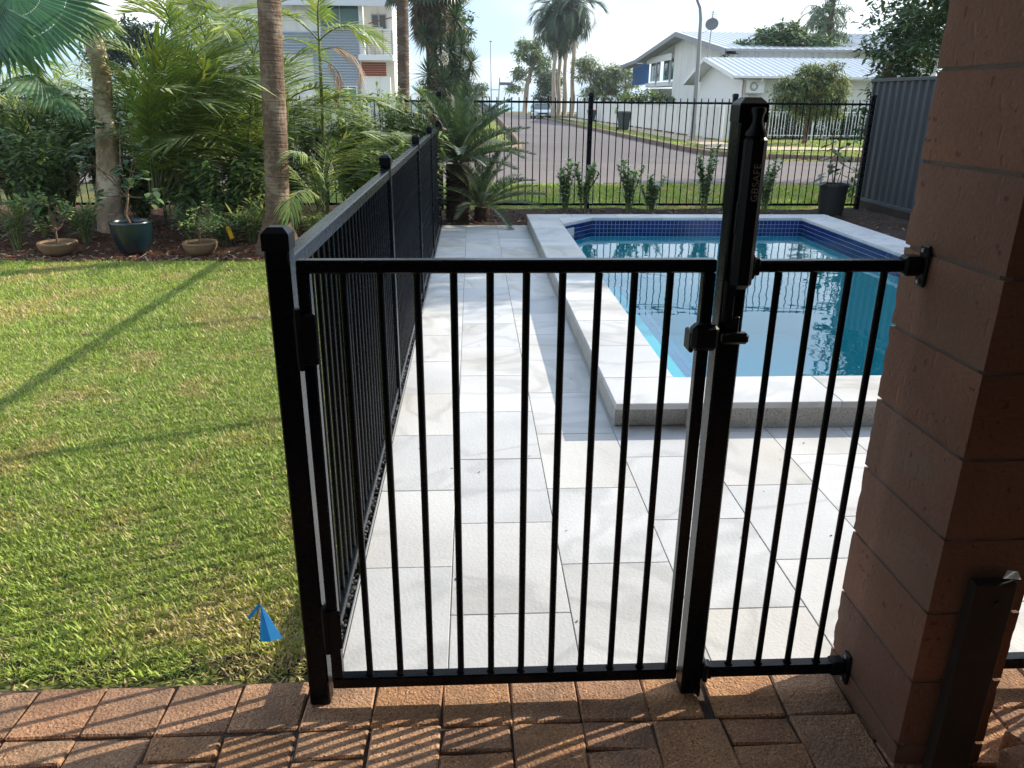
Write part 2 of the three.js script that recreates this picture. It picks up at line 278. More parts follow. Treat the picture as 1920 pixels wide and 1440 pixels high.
// ---------------------------------------------------------------- the setting: ground, road, sea
{
  const s = new THREE.Shape([[-140, -60], [180, -60], [180, 108], [-140, 108]].map((a) => new THREE.Vector2(...a)));
  s.holes.push(new THREE.Path([[1.02, 3.84], [1.02, 9.34], [1.48, 9.86], [4.24, 9.86], [4.24, 3.84]].map((a) => new THREE.Vector2(...a))));
  const g = new THREE.ShapeGeometry(s); g.rotateX(-Math.PI / 2); g.translate(0, -0.07, 0);
  tag(obj('ground', g, M.verge), 'mown green grass verge and ground running out towards the sea', 'ground', null, 'structure');
  tag(obj('sea', sheet(-4000, -4500, 4000, -107, -5), std({ color: lin(0.12, 0.3, 0.34), roughness: 0.22, bumpMap: T.ripple, bumpScale: 0.02 })), 'pale blue sea beyond the end of the street', 'sea', null, 'structure');
  const right = [[60, -19.5], [20, -20.6], [10.7, -22.1], [8.6, -23.1], [7.4, -24.4], [7.15, -27.2], [6.85, -39], [6.4, -55], [6.05, -72], [6.3, -84], [9, -88], [40, -88.5]];
  const left = [[-30, -88.5], [0.8, -88], [2.0, -82], [2.05, -62], [1.85, -45], [1.7, -32], [1.55, -27.6], [1.1, -25.9], [0, -25.2], [-60, -24]];
  tag(obj('road', poly([[-60, -15.9], [60, -15.9], ...right, [40, -93], [-30, -93], ...left], -0.05), M.asphalt), 'purplish grey asphalt road with a side street running to the sea', 'road', null, 'structure');
  tag(obj('resurfaced_road_strip', poly([[-60, -16], [60, -16], [60, -19], [10, -20.4], [0, -21.6], [-60, -21]], -0.045), M.asphaltOld), 'paler worn strip of asphalt along the near side of the road', 'road', null, 'structure');
  const kerb = (name, pts, label, inner) => {
    const g = thing(name, label, 'kerb', [0, 0, 0], null, 'structure');
    for (let i = 0; i + 1 < pts.length; i++) {
      const [a, b] = [pts[i], pts[i + 1]], dx = b[0] - a[0], dz = b[1] - a[1], L = Math.hypot(dx, dz), n = Math.max(1, Math.round(L / 2.2));
      if (L > 30) continue;
      for (let k = 0; k < n; k++) { const t = (k + 0.5) / n; const m = new GB().box(0, 0, 0, L / n - 0.012, 0.2, 0.16, 0.025).geo(); const o = obj('kerb_stone', m, M.kerb, g); o.position.set(a[0] + dx * t + (dz / L) * 0.08 * inner, 0.0, a[1] + dz * t - (dx / L) * 0.08 * inner); o.rotation.y = -Math.atan2(dz, dx); }
    }
  };
  kerb('right_kerb', right.slice(1, 11), 'stained concrete kerb round the corner of the side street with the lamp post', 1);
  kerb('left_kerb', left.slice(2, 9), 'concrete kerb along the side street behind the cycad', 1);
  tag(obj('footpath', poly([[8.75, -29.4], [8.2, -28.6], [9.4, -27], [11.5, -27.4], [26, -26.2], [26, -27.4], [12.5, -28.8], [10.1, -31], [10.0, -40], [9.6, -55], [8.9, -72], [7.6, -72], [8.3, -55], [8.75, -40]], -0.04), M.concrete), 'tan concrete footpath bending round the corner in front of the white fence', 'footpath', null, 'structure');
  tag(obj('driveway_apron', poly([[-6, -24.4], [-6, -27.4], [0.2, -28], [1.45, -28.2], [1.4, -26.6], [0.9, -25.9], [0, -25.3]], -0.038), M.concrete), 'tan concrete pavement corner behind the cycad fronds', 'footpath', null, 'structure');
  tag(obj('concrete_pad', poly([[13.2, -24.2], [16.4, -23.8], [16.6, -25.2], [13.6, -25.6]], -0.04), M.concrete), 'small concrete pad in the verge before the hooped white fence', 'footpath', null, 'structure');
  tag(obj('foreshore_path', sheet(-30, -97, 40, -94.5, -0.045), M.concrete), 'red brown path across the end of the street', 'footpath', null, 'structure');
}

// ---------------------------------------------------------------- lawn, beds
tag(obj('lawn', sheet(-14, -7.92, -0.47, -1.8, -0.03, 1), M.turf), 'sunlit lawn left of the pool fence', 'lawn', null, 'structure');
{ // uneven mulch beds: real relief
  const bed = (name, x0, z0, x1, z1, y, m, label, seed) => {
    const g = new GB(), n = Math.ceil((x1 - x0) / 0.12), k = Math.ceil((z1 - z0) / 0.12), h = (i, j) => { const x = x0 + (x1 - x0) * i / n, z = z0 + (z1 - z0) * j / k; return [x, y + 0.05 * (fbm(x / 8 + 3, z / 8 + 3, 8, 8, 4, seed) - 0.5) + 0.03 * (vn(x / 4 + 5, z / 4 + 5, 40, 40, seed) - 0.5), z]; };
    for (let i = 0; i < n; i++) for (let j = 0; j < k; j++) g.quad(h(i, j), h(i, j + 1), h(i + 1, j + 1), h(i + 1, j));
    return tag(obj(name, g, m), label, 'garden bed', null, 'structure');
  };
  bed('garden_bed', -9, -12.6, -0.47, -7.9, -0.015, M.soil, 'red brown mulch bed below the palms at the back of the lawn', 301);
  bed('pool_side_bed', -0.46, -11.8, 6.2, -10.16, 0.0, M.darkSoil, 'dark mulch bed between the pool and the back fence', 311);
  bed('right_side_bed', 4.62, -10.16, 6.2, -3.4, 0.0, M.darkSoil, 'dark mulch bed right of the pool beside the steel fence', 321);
  tag(obj('lawn_edge_soil', (() => { const g = new GB(); let p = null; for (let x = -3.2; x < -0.45; x += 0.05) { const a = [x, -0.03 + 0.012 * R(), -1.93 - 0.02 * R()], b = [x, -0.04, -1.768 + 0.014 * R()]; if (p) g.quad(p[0], p[1], b, a); p = [a, b]; } return g; })(), M.darkSoil), 'dark strip of bare soil between the lawn and the brick paving', 'soil', null, 'structure');
  // chips of bark and dead leaf on the mulch
  const chip = new GB(); chip.box(0, 0, 0, 0.05, 0.006, 0.012, 0.002, 0.1, 0.003);
  const N = 5200, im = new THREE.InstancedMesh(chip.geo(), std({ name: 'bark chip', roughness: 0.95 }), N), q = new THREE.Object3D();
  for (let i = 0; i < N; i++) {
    const side = R() < 0.72; const x = side ? rr(-6.2, -0.5) : rr(-0.4, 6), z = side ? -7.93 - Math.pow(R(), 1.6) * 2.6 : rr(-11.6, -10.2);
    if (!side && x > 4.7) q.position.set(rr(4.7, 5.9), 0.02 + 0.012 * R(), rr(-11, -7)); else q.position.set(x, (side ? -0.005 : 0.012) + 0.012 * R(), z);
    q.rotation.set(rr(-0.4, 0.4), rr(0, 6.3), rr(-0.4, 0.4)); const s = rr(0.5, 1.6); q.scale.set(s, 1, rr(0.6, 1.6)); q.updateMatrix(); im.setMatrixAt(i, q.matrix);
    const t = R(), w = 1; im.setColorAt(i, t < 0.14 ? lin(0.36 * w, 0.27 * w, 0.18 * w) : lin(rr(0.05, 0.16) * w, rr(0.026, 0.07) * w, rr(0.016, 0.04) * w));
  }
  im.name = 'bark_chips'; im.castShadow = im.receiveShadow = true; scene.add(tag(im, 'loose bark chips and dry leaf litter on the garden beds', 'mulch', null, 'stuff'));
}

// ---------------------------------------------------------------- grass of the lawn: tufts of broad short blades
function tuft(n, h, spread, w, seed) {
  const keep = R; R = rng(seed); const g = new GB();
  for (let i = 0; i < n; i++) {
    const a = rr(0, 6.28), e = rr(0.35, 1.25), d = [Math.cos(a) * Math.cos(e), Math.sin(e), Math.sin(a) * Math.cos(e)], s = [-Math.sin(a), 0, Math.cos(a)];
    g.leaf([rr(-spread, spread), -0.004, rr(-spread, spread)], d, s, h * rr(0.55, 1.2), w * rr(0.7, 1.2), rr(0.1, 0.5), 2, [0.8, 1, 0]);
  }
  R = keep; return g.geo();
}
function meadow(name, label, geos, count, at, tint) {
  const q = new THREE.Object3D();
  const grp = geos.length > 1 ? thing(name, label, 'grass', [0, 0, 0], null, 'stuff') : null;
  geos.forEach((g, k) => {
    const n = Math.floor(count / geos.length), im = new THREE.InstancedMesh(g, M.grassBlade, n);
    for (let i = 0; i < n; i++) { const [x, y, z, s] = at(); q.position.set(x, y, z); q.rotation.set(rr(-0.15, 0.15), rr(0, 6.283), rr(-0.15, 0.15)); q.scale.set(s, s * rr(0.7, 1.2), s); q.updateMatrix(); im.setMatrixAt(i, q.matrix); im.setColorAt(i, tint(x, z)); }
    im.castShadow = im.receiveShadow = true; im.name = grp ? 'blades' : numbered(name);
    if (grp) { im.userData.kind = 'stuff'; grp.add(im); } else scene.add(tag(im, label, 'grass', null, 'stuff'));
  });
}
const grassTint = (x, z) => {
  const p = fbm(x / 6 + 4, z / 6 + 4, 9, 9, 4, 401), q = fbm(x / 6 + 2, z / 6 + 2, 26, 26, 3, 411), dry = smooth(0.52, 0.7, p * 0.55 + q * 0.5) * 0.8;
  const t = R(), b = rr(0.6, 1.25);
  if (t < 0.1 + 0.45 * dry) return lin(0.62 * b, 0.5 * b, 0.24 * b);
  return lin((0.37 + 0.12 * dry) * b, (0.48 + 0.0 * dry) * b, 0.06 * b);
};
meadow('lawn_grass', 'short green lawn grass with dry straw patches', [tuft(14, 0.033, 0.028, 0.0042, 1), tuft(14, 0.027, 0.028, 0.0038, 2), tuft(8, 0.046, 0.03, 0.0052, 3), tuft(10, 0.02, 0.03, 0.0044, 4)], 130000, () => {
  let x, z, d; do { const t = R(); z = -1.8 - 6.12 * Math.pow(t, 0.85); x = rr(-0.62 * -z - 0.75, -0.475); d = fbm(x / 5 + 3, z / 5 + 3, 22, 22, 4, 431); } while ((z > -1.9 + 0.05 * vn(x / 3 + 2, 0.5, 60, 3, 433) && R() < 0.93) || R() < 1.9 * (0.52 - d));
  return [x, -0.03, z, (z < -5 ? 1.25 : 1) * rr(0.7, 1.2) * (0.75 + 0.6 * d)];
}, grassTint);
meadow('verge_grass', 'mown grass growing on the verge behind the back fence', [tuft(14, 0.07, 0.07, 0.014, 5)], 26000, () => [rr(-3, 8.6), -0.07, rr(-15.85, -11.75), rr(0.8, 1.3)], (x, z) => { const c = grassTint(x * 0.6, z * 0.6); return c.multiplyScalar(1.05); });
meadow('street_grass', 'grass strips beside the footpaths of the side street', [tuft(14, 0.11, 0.16, 0.03, 6)], 16000, () => { const t = R(); return t < 0.3 ? [rr(7.3, 8.6), -0.07, rr(-60, -29), rr(0.8, 1.2)] : t < 0.45 ? [rr(-5, 1.5), -0.07, rr(-60, -28.5), rr(0.8, 1.3)] : t < 0.8 ? [rr(8.8, 22), -0.07, rr(-26.6, -22.2), rr(0.8, 1.3)] : [rr(10.5, 22), -0.07, rr(-34, -29), rr(0.8, 1.3)]; }, (x, z) => grassTint(x * 0.3, z * 0.3));

// ---------------------------------------------------------------- brick paving
{
  const g = thing('brick_paving', 'orange brown clay brick paving before the gate', 'paving', [0, 0, 0], null, 'structure');
  obj('sand_bed', sheet(-3.2, -1.8, 3.2, 1.9, -0.012), std({ color: lin(0.075, 0.055, 0.042), roughness: 1, bumpMap: T.fine, bumpScale: 0.004 }), g);
  const variants = {};
  const brick = (x0, x1, z0, z1) => {
    const w = x1 - x0 - 0.005, d = z1 - z0 - 0.005, key = [w.toFixed(3), d.toFixed(3), Math.floor(R() * 6)].join();
    if (!variants[key]) { const b = new GB(); b.ou = R(); b.ov = R(); b.box(0, 0, 0, w + rr(-0.004, 0.003), 0.05, d + rr(-0.004, 0.003), 0.0045, 0, 0.004); variants[key] = b.geo(); }
    const o = obj('brick', variants[key], pick(M.brick), g); o.position.set((x0 + x1) / 2, -0.028 + rr(-0.003, 0.003), (z0 + z1) / 2); o.rotation.set(rr(-0.015, 0.015), rr(-0.02, 0.02), rr(-0.015, 0.015));
  };
  const xs = []; for (let k = -12; k <= 12; k++) xs.push(0.09 + 0.1865 * k);
  xs.forEach((x, k) => {
    if (x > 2.2) return;
    const x1 = x + 0.1865;
    if (Math.abs(x - 0.463) < 0.02) brick(x, 0.61, -1.795, -1.612); else if (Math.abs(x - 0.6495) < 0.02) brick(0.64, x1, -1.795, -1.612); else brick(x, x1, -1.795, -1.612);
    let z = -1.612;
    for (let r = 0; r < 6; r++) { if ((k + r) % 2) { brick(x, x1, z, z + 0.093); brick(x, x1, z + 0.093, z + 0.1865); } else brick(x, x1, z, z + 0.1865); z += 0.1865; }
  });
}

// ---------------------------------------------------------------- stone tiles round the pool
{
  const g = thing('tile_deck', 'pale grey stone tiles paving the path and front of the pool', 'paving', [0, 0, 0], null, 'structure');
  obj('grout_bed', poly([[-0.4, -1.806], [6.2, -1.806], [6.2, -3.6], [0.72, -3.6], [0.72, -10.19], [-0.4, -10.19]], -0.006), M.grout, g);
  const colX = [-0.395, -0.084, 0.302, 0.688]; while (colX.length < 16) colX.push(colX[colX.length - 1] + 0.386);
  for (let c = 0; c + 1 < colX.length; c++) {
    const far = c < 3 ? -10.185 : -3.56, off = c % 2 ? -2.075 : -1.781; let z0 = -1.808;
    for (let k = 0; ; k++) {
      let z1 = off - 0.5685 * (k + (c % 2 ? 0 : 1)); if (z1 < far) z1 = far;
      if (z0 - z1 > 0.02) {
        const b = new GB(); b.ou = rr(0, 9); b.ov = rr(0, 9);
        b.box(0, 0, 0, colX[c + 1] - colX[c] - 0.004, 0.02, z0 - z1 - 0.004, 0.0012);
        const o = obj('tile', b, pick(M.stone), g); o.position.set((colX[c] + colX[c + 1]) / 2, -0.01 + rr(-0.0006, 0.0006), (z0 + z1) / 2);
      }
      z0 = z1; if (z1 === far) break;
    }
  }
  obj('edge_strip', new GB().box(-0.399, -0.004, -5.99, 0.006, 0.02, 8.36, 0.001), M.galv, g);
}
{ // black pebbles in the strip under the side fence
  const g = new THREE.IcosahedronGeometry(0.011, 1), N = 2600, im = new THREE.InstancedMesh(g, std({ name: 'dark pebble', roughness: 0.7 }), N), q = new THREE.Object3D();
  for (let i = 0; i < N; i++) { q.position.set(rr(-0.47, -0.41), rr(-0.018, 0.0), -1.83 - 8.3 * R()); q.rotation.set(rr(0, 6), rr(0, 6), 0); q.scale.set(rr(0.6, 1.3), rr(0.5, 0.9), rr(0.6, 1.3)); q.updateMatrix(); im.setMatrixAt(i, q.matrix); const c = rr(0.015, 0.08); im.setColorAt(i, lin(c, c, c * 1.05)); }
  im.name = 'black_pebbles'; im.castShadow = im.receiveShadow = true; scene.add(tag(im, 'black pebbles in the narrow strip under the side fence', 'pebbles', null, 'stuff'));
}

// ---------------------------------------------------------------- pool
{
  const pool = thing('swimming_pool', 'raised swimming pool with pale stone coping and blue mosaic waterline', 'pool', [0, 0, 0]);
  const inner = [[1.065, -3.877], [4.2, -3.877], [4.2, -9.82], [1.5, -9.82], [1.065, -9.3]];
  const shell = new GB();
  inner.forEach((a, i) => { const b = inner[(i + 1) % inner.length]; shell.quad([a[0], -1.4, a[1]], [b[0], -1.4, b[1]], [b[0], 0.115, b[1]], [a[0], 0.115, a[1]]); });
  obj('shell', mergeGeometries([shell.geo(), poly(inner, -1.4)].map((x) => { const y = x.index ? x.toNonIndexed() : x; for (const k of Object.keys(y.attributes)) if (!['position', 'normal', 'uv'].includes(k)) y.deleteAttribute(k); return y; })), M.shell, pool);
  const step = obj('bench_step', new GB().box(1.265, -0.66, -5.6, 0.4, 1.0, 3.44, 0.01), M.shell, pool);
  // mosaic: real small tiles
  const tiles = new GB();
  const band = (a, b, y0, rows, inward) => {
    const dx = b[0] - a[0], dz = b[1] - a[1], L = Math.hypot(dx, dz), n = Math.floor(L / 0.05), p = L / n, ux = dx / L, uz = dz / L, nx = inward[0], nz = inward[1];
    for (let i = 0; i < n; i++) for (let r = 0; r < rows; r++) {
      const t = (i + 0.5) * p, k = rr(0.7, 1.35); tiles.col = [0.008 * k, 0.02 * k, 0.11 * k + rr(-0.015, 0.015)];
      const c = [a[0] + ux * t + nx * 0.003, y0 - (r + 0.5) * 0.05, a[1] + uz * t + nz * 0.003], h = p / 2 - 0.0028, e = 0.0222;
      const A = (s, y, o) => [c[0] + ux * s + nx * o, c[1] + y, c[2] + uz * s + nz * o];
      const f = [A(-h, -e, 0.002), A(h, -e, 0.002), A(h, e, 0.002), A(-h, e, 0.002)], k2 = [A(-h, -e, -0.003), A(h, -e, -0.003), A(h, e, -0.003), A(-h, e, -0.003)];
      const out = (q) => { const n2 = cross(sub(q[1], q[0]), sub(q[2], q[0])); return n2[0] * nx + n2[2] * nz; };
      const fl = out(f) < 0; const Q = (w, x, y, z) => fl ? tiles.quad(z, y, x, w) : tiles.quad(w, x, y, z);
      Q(f[0], f[1], f[2], f[3]); Q(k2[0], k2[1], f[1], f[0]); Q(f[3], f[2], k2[2], k2[3]); Q(k2[1], k2[2], f[2], f[1]); Q(k2[3], k2[0], f[0], f[3]);
    }
  };
  const nrm = [[0, -1], [-1, 0], [0, 1], [0.767, 0.642], [1, 0]];
  inner.forEach((a, i) => band(a, inner[(i + 1) % inner.length], 0.113, 4, nrm[i]));
  const gr = new GB();
  inner.forEach((a, i) => { const b = inner[(i + 1) % inner.length], n = nrm[i], o = 0.0015; gr.quad([a[0] + n[0] * o, -0.09, a[1] + n[1] * o], [b[0] + n[0] * o, -0.09, b[1] + n[1] * o], [b[0] + n[0] * o, 0.114, b[1] + n[1] * o], [a[0] + n[0] * o, 0.114, a[1] + n[1] * o]); });
  obj('mosaic_grout', gr, M.poolGrout, pool);
  { const z0 = -3.9, z1 = -7.3; const sv = tiles.p.length; for (let z = z0; z > z1; z -= 0.05) for (let r = 0; r < 2; r++) { const k = rr(0.7, 1.3); tiles.col = [0.012 * k, 0.04 * k, 0.24 * k]; const x = 1.415 + r * 0.05; tiles.quad([x - 0.022, -0.155, z - 0.022], [x - 0.022, -0.155, z + 0.022], [x + 0.022, -0.155, z + 0.022], [x + 0.022, -0.155, z - 0.022]); } }
  const mo = obj('mosaic_tiles', tiles, M.mosaic, pool); mo.userData.kind = 'stuff';
  const sk = obj('skimmer', new GB().box(0, 0, 0, 0.2, 0.1, 0.02, 0.004), std({ color: lin(0.5, 0.52, 0.5), roughness: 0.6 }), pool);
  sk.position.set(1.165, 0.03, -9.42); sk.rotation.y = -Math.atan2(-0.52, -0.435) + Math.PI; sk.rotation.y = Math.atan2(0.767, 0.642);
  // raised wall under the coping
  const wall = new GB();
  wall.box(0.884, 0.058, -6.83, 0.362, 0.118, 6.5, 0.002); wall.box(2.84, 0.058, -3.7, 3.55, 0.118, 0.35, 0.002); wall.box(2.9, 0.058, -9.97, 3.6, 0.118, 0.28, 0.002); wall.box(4.41, 0.058, -6.7, 0.4, 0.118, 6.1, 0.002);
  obj('raised_wall', wall, M.granite, pool);
  obj('corner_fill', prism([[1.066, -9.301], [1.499, -9.821], [1.499, -9.83], [1.066, -9.83]], 0.0, 0.116), M.granite, pool);
  // coping stones
  const stone = (x0, x1, z0, z1) => { const b = new GB(); b.ou = rr(0, 9); b.ov = rr(0, 9); b.box(0, 0, 0, x1 - x0 - 0.003, 0.033, z1 - z0 - 0.003, 0.003); const o = obj('coping_stone', b, pick(M.stone), pool); o.position.set((x0 + x1) / 2, 0.1335 + rr(-0.0005, 0.0005), (z0 + z1) / 2); };
  for (let x = 0.69; x < 4.6; x += 0.5685) stone(x, Math.min(x + 0.5685, 4.62), -3.88, -3.498);
  for (let z = -3.88; z > -9.7; z -= 0.5685) { stone(0.69, 1.07, Math.max(z - 0.5685, -9.815), z); stone(4.19, 4.62, Math.max(z - 0.5685, -9.815), z); }
  for (let x = 0.69; x < 4.6; x += 0.5685) stone(x, Math.min(x + 0.5685, 4.62), -10.12, -9.815);
  obj('coping_stone', prism([[1.072, -9.3], [1.5, -9.813], [1.072, -9.813]], 0.117, 0.15, 0.002), M.stone[0], pool);
  const wat = new GB(), n = 1; wat.quad([1.06, -0.012, -9.82], [1.06, -0.012, -3.87], [4.205, -0.012, -3.87], [4.205, -0.012, -9.82]);
  tag(obj('pool_water', poly(inner, -0.014), M.poolWater), 'still blue water filling the raised pool', 'water', null, 'structure');
}

// ---------------------------------------------------------------- black pool fence, gate, posts
const barG = new GB().tube([[0, -0.5, 0], [0, 0.5, 0]], 0.008, 10).geo();
function bar(parent, x, y0, y1, z, name = 'bar', s = 1) { const o = obj(name, barG, M.metal, parent); o.position.set(x, (y0 + y1) / 2, z); o.scale.set(s, y1 - y0, s); return o; }
function fencePost(name, label, x, z, h, w = 0.05, group) {
  const t = thing(name, label, 'post', [x, 0, z], group);
  obj('shaft', new GB().box(0, (h - 0.03) / 2 - 0.02, 0, w, h - 0.03 + 0.04, w, 0.004), M.metal, t);
  const s = w / 2 + 0.003, c = new GB(), y0 = h - 0.05, y1 = h - 0.012, y2 = h, k = s * 0.55;
  const ring = (q, y) => [[-q, y, q], [q, y, q], [q, y, -q], [-q, y, -q]];
  const a = ring(s, y0), b = ring(s, y1 - 0.004), b2 = ring(s * 0.95, y1), d = ring(k, y2);
  for (let i = 0; i < 4; i++) { const j = (i + 1) % 4; c.quad(a[i], a[j], b[j], b[i]); c.quad(b[i], b[j], b2[j], b2[i]); c.quad(b2[i], b2[j], d[j], d[i]); }
  c.quad(d[0], d[1], d[2], d[3]); c.quad(a[3], a[2], a[1], a[0]);
  obj('cap', c, M.plastic, t);
  return t;
}
// gate between the hinge post and the latch post
fencePost('hinge_post', 'black square post with a faceted cap holding the gate hinges, beside the lawn', -0.4275, -1.7285, 1.285, 0.054);
{
  const g = thing('pool_gate', 'black metal swing gate with ten round bars before the tiled path', 'gate', [0, 0, -1.712]);
  obj('top_rail', new GB().box(0.079, 1.2, 0, 0.934, 0.03, 0.03, 0.0035), M.metal, g);
  obj('bottom_rail', new GB().box(0.079, 0.07, 0, 0.934, 0.034, 0.034, 0.0035), M.metal, g);
  obj('stile', new GB().box(-0.374, 0.636, 0, 0.028, 1.098, 0.029, 0.003), M.metal, g);
  obj('stile', new GB().box(0.532, 0.636, 0, 0.028, 1.098, 0.029, 0.003), M.metal, g);
  for (let k = 0; k < 10; k++) bar(g, -0.289 + k * 0.0816, 0.087, 1.185, 0, 'bar', 1.1);
  for (let k = 0; k < 10; k++) obj('weld', new GB().tube([[-0.289 + k * 0.0816, 0.086, 0], [-0.289 + k * 0.0816, 0.091, 0]], [0.0135, 0.0092], 10), M.metal, g);
  for (const y of [1.035, 0.245]) {
    const h = obj('hinge', new GB().box(-0.392, y, 0.004, 0.02, 0.125, 0.042, 0.006), M.plastic, g);
    obj('hinge_leaf', new GB().box(-0.37, y, 0.0165, 0.034, 0.12, 0.008, 0.004), M.plastic, h);
    obj('hinge_pin', new GB().tube([[-0.393, y - 0.072, 0.016], [-0.393, y + 0.072, 0.016]], 0.0085, 12), M.plastic, h);
    obj('screw', new GB().tube([[-0.392, y + 0.064, -0.004], [-0.392, y + 0.07, -0.004]], 0.006, 8), M.galv, h);
  }
  const st = obj('striker', new GB().box(0.527, 1.04, 0.028, 0.062, 0.062, 0.04, 0.01), M.plastic, g);
  obj('striker_arm', new GB().box(0.5, 1.026, 0.005, 0.012, 0.05, 0.05, 0.004), M.plastic, st);
}
const font = await new FontLoader().loadAsync('fonts/droid/droid_sans_regular.typeface.json');
{
  const t = fencePost('latch_post', 'tall black gate post carrying the lettered magnetic latch', 0.592, -1.7285, 1.556, 0.056);
  const l = obj('latch_body', new GB().box(0.004, 1.318, 0.048, 0.046, 0.33, 0.038, 0.011), M.plastic, t);
  obj('latch_collar', new GB().tube([[0.004, 1.48, 0.046], [0.004, 1.487, 0.046], [0.004, 1.492, 0.046], [0.004, 1.498, 0.046]], [0.0225, 0.0225, 0.018, 0.015], 20), M.plastic, l);
  obj('latch_knob', new GB().tube([[0.004, 1.498, 0.046], [0.004, 1.508, 0.046], [0.004, 1.518, 0.046], [0.004, 1.529, 0.046], [0.004, 1.534, 0.046], [0.004, 1.536, 0.046]], [0.015, 0.0115, 0.0115, 0.0155, 0.0155, 0.013], 20), M.plastic, l);
  const tg = new TextGeometry('GBSAFE', { font, size: 0.0148, depth: 0.0005, curveSegments: 4, bevelEnabled: false }); tg.computeBoundingBox();
  const bw = tg.boundingBox.max.x; tg.translate(-bw / 2, -0.0074, 0); tg.scale(1.12, 0.95, 1);
  const o = obj('lettering', tg, std({ color: lin(0.24, 0.23, 0.2), roughness: 0.6 }), l); o.position.set(0.007, 1.385, 0.0672); o.rotation.z = Math.PI / 2;
  obj('latch_rail', new GB().box(-0.012, 1.12, 0.034, 0.026, 0.1, 0.012, 0.004), M.plastic, t);
  const kp = obj('keeper', new GB().box(0.008, 1.035, 0.04, 0.062, 0.026, 0.026, 0.006), M.plastic, t);
  obj('keeper_back', new GB().box(0.0, 1.05, 0.032, 0.036, 0.07, 0.009, 0.003), M.plastic, kp);
  obj('magnet_slot', new GB().box(-0.0195, 1.31, 0.048, 0.004, 0.07, 0.014, 0.002), M.plastic, l);
}
{
  const g = thing('fixed_fence_panel', 'short fixed black fence panel between the latch post and the block pillar', 'fence', [0, 0, -1.715]);
  obj('top_rail', new GB().box(0.822, 1.198, 0, 0.4, 0.027, 0.027, 0.0035), M.metal, g);
  obj('bottom_rail', new GB().box(0.822, 0.07, 0, 0.4, 0.034, 0.034, 0.0035), M.metal, g);
  for (let k = 0; k < 4; k++) { bar(g, 0.695 + k * 0.0823, 0.087, 1.185, 0, 'bar', 1.05); obj('weld', new GB().tube([[0.695 + k * 0.0823, 0.086, 0], [0.695 + k * 0.0823, 0.091, 0]], [0.0135, 0.0092], 10), M.metal, g); }
  for (const y of [1.198, 0.07]) {
    const b = obj('post_bracket', new GB().box(0.626, y, 0, 0.013, 0.056, 0.05, 0.004), M.plastic, g); obj('bracket_cup', new GB().box(0.637, y, 0, 0.016, 0.04, 0.038, 0.003), M.plastic, b);
    const w = obj('wall_bracket', new GB().box(1.0245, y, 0.01, 0.008, 0.095, 0.036, 0.003), M.plastic, g); obj('bracket_cup', new GB().box(1.0, y, 0, 0.042, 0.045, 0.04, 0.006), M.plastic, w);
    for (const s of [-1, 1]) obj('screw', new GB().tube([[1.02, y + s * 0.036, 0.01], [1.016, y + s * 0.036, 0.01]], [0.006, 0.005], 10), M.galv, w);
  }
}
// side fence along the lawn
{
  const zs = [-1.7285, -3.99, -6.19, -8.2, -10.2], names = ['second post from the gate in the black side fence', 'third post from the gate in the black side fence', 'fourth post from the gate in the black side fence, near the cycad', 'last post of the black side fence, behind the cycad trunk'];
  for (let i = 1; i < zs.length; i++) fencePost('side_fence_post', names[i - 1], -0.4275, zs[i], 1.285, 0.05, 'posts of the black side fence');
  const lab = ['nearest panel of the black side fence, running from the gate along the lawn', 'second panel of the black side fence counted from the gate', 'third panel of the black side fence counted from the gate', 'farthest panel of the black side fence, ending at the cycad'];
  for (let i = 0; i + 1 < zs.length; i++) {
    const a = zs[i] - 0.027, b = zs[i + 1] + 0.025, L = a - b, g = thing('side_fence', lab[i], 'fence', [-0.4275, 0, (a + b) / 2], 'panels of the black side fence');
    obj('top_rail', new GB().box(0, 1.192, 0, 0.04, 0.042, L, 0.004), M.metal, g);
    obj('bottom_rail', new GB().box(0, 0.06, 0, 0.034, 0.034, L, 0.0035), M.metal, g);
    const n = Math.floor(L / 0.0815);
    for (let k = 0; k < n; k++) { const o = bar(g, 0, 0.077, 1.172, 0); o.position.z = -L / 2 + (k + 0.5) * L / n; }
    for (const s of [-1, 1]) obj('rail_bracket', new GB().box(0, 1.192, s * (L / 2 - 0.006), 0.046, 0.05, 0.01, 0.003), M.plastic, g);
  }
}
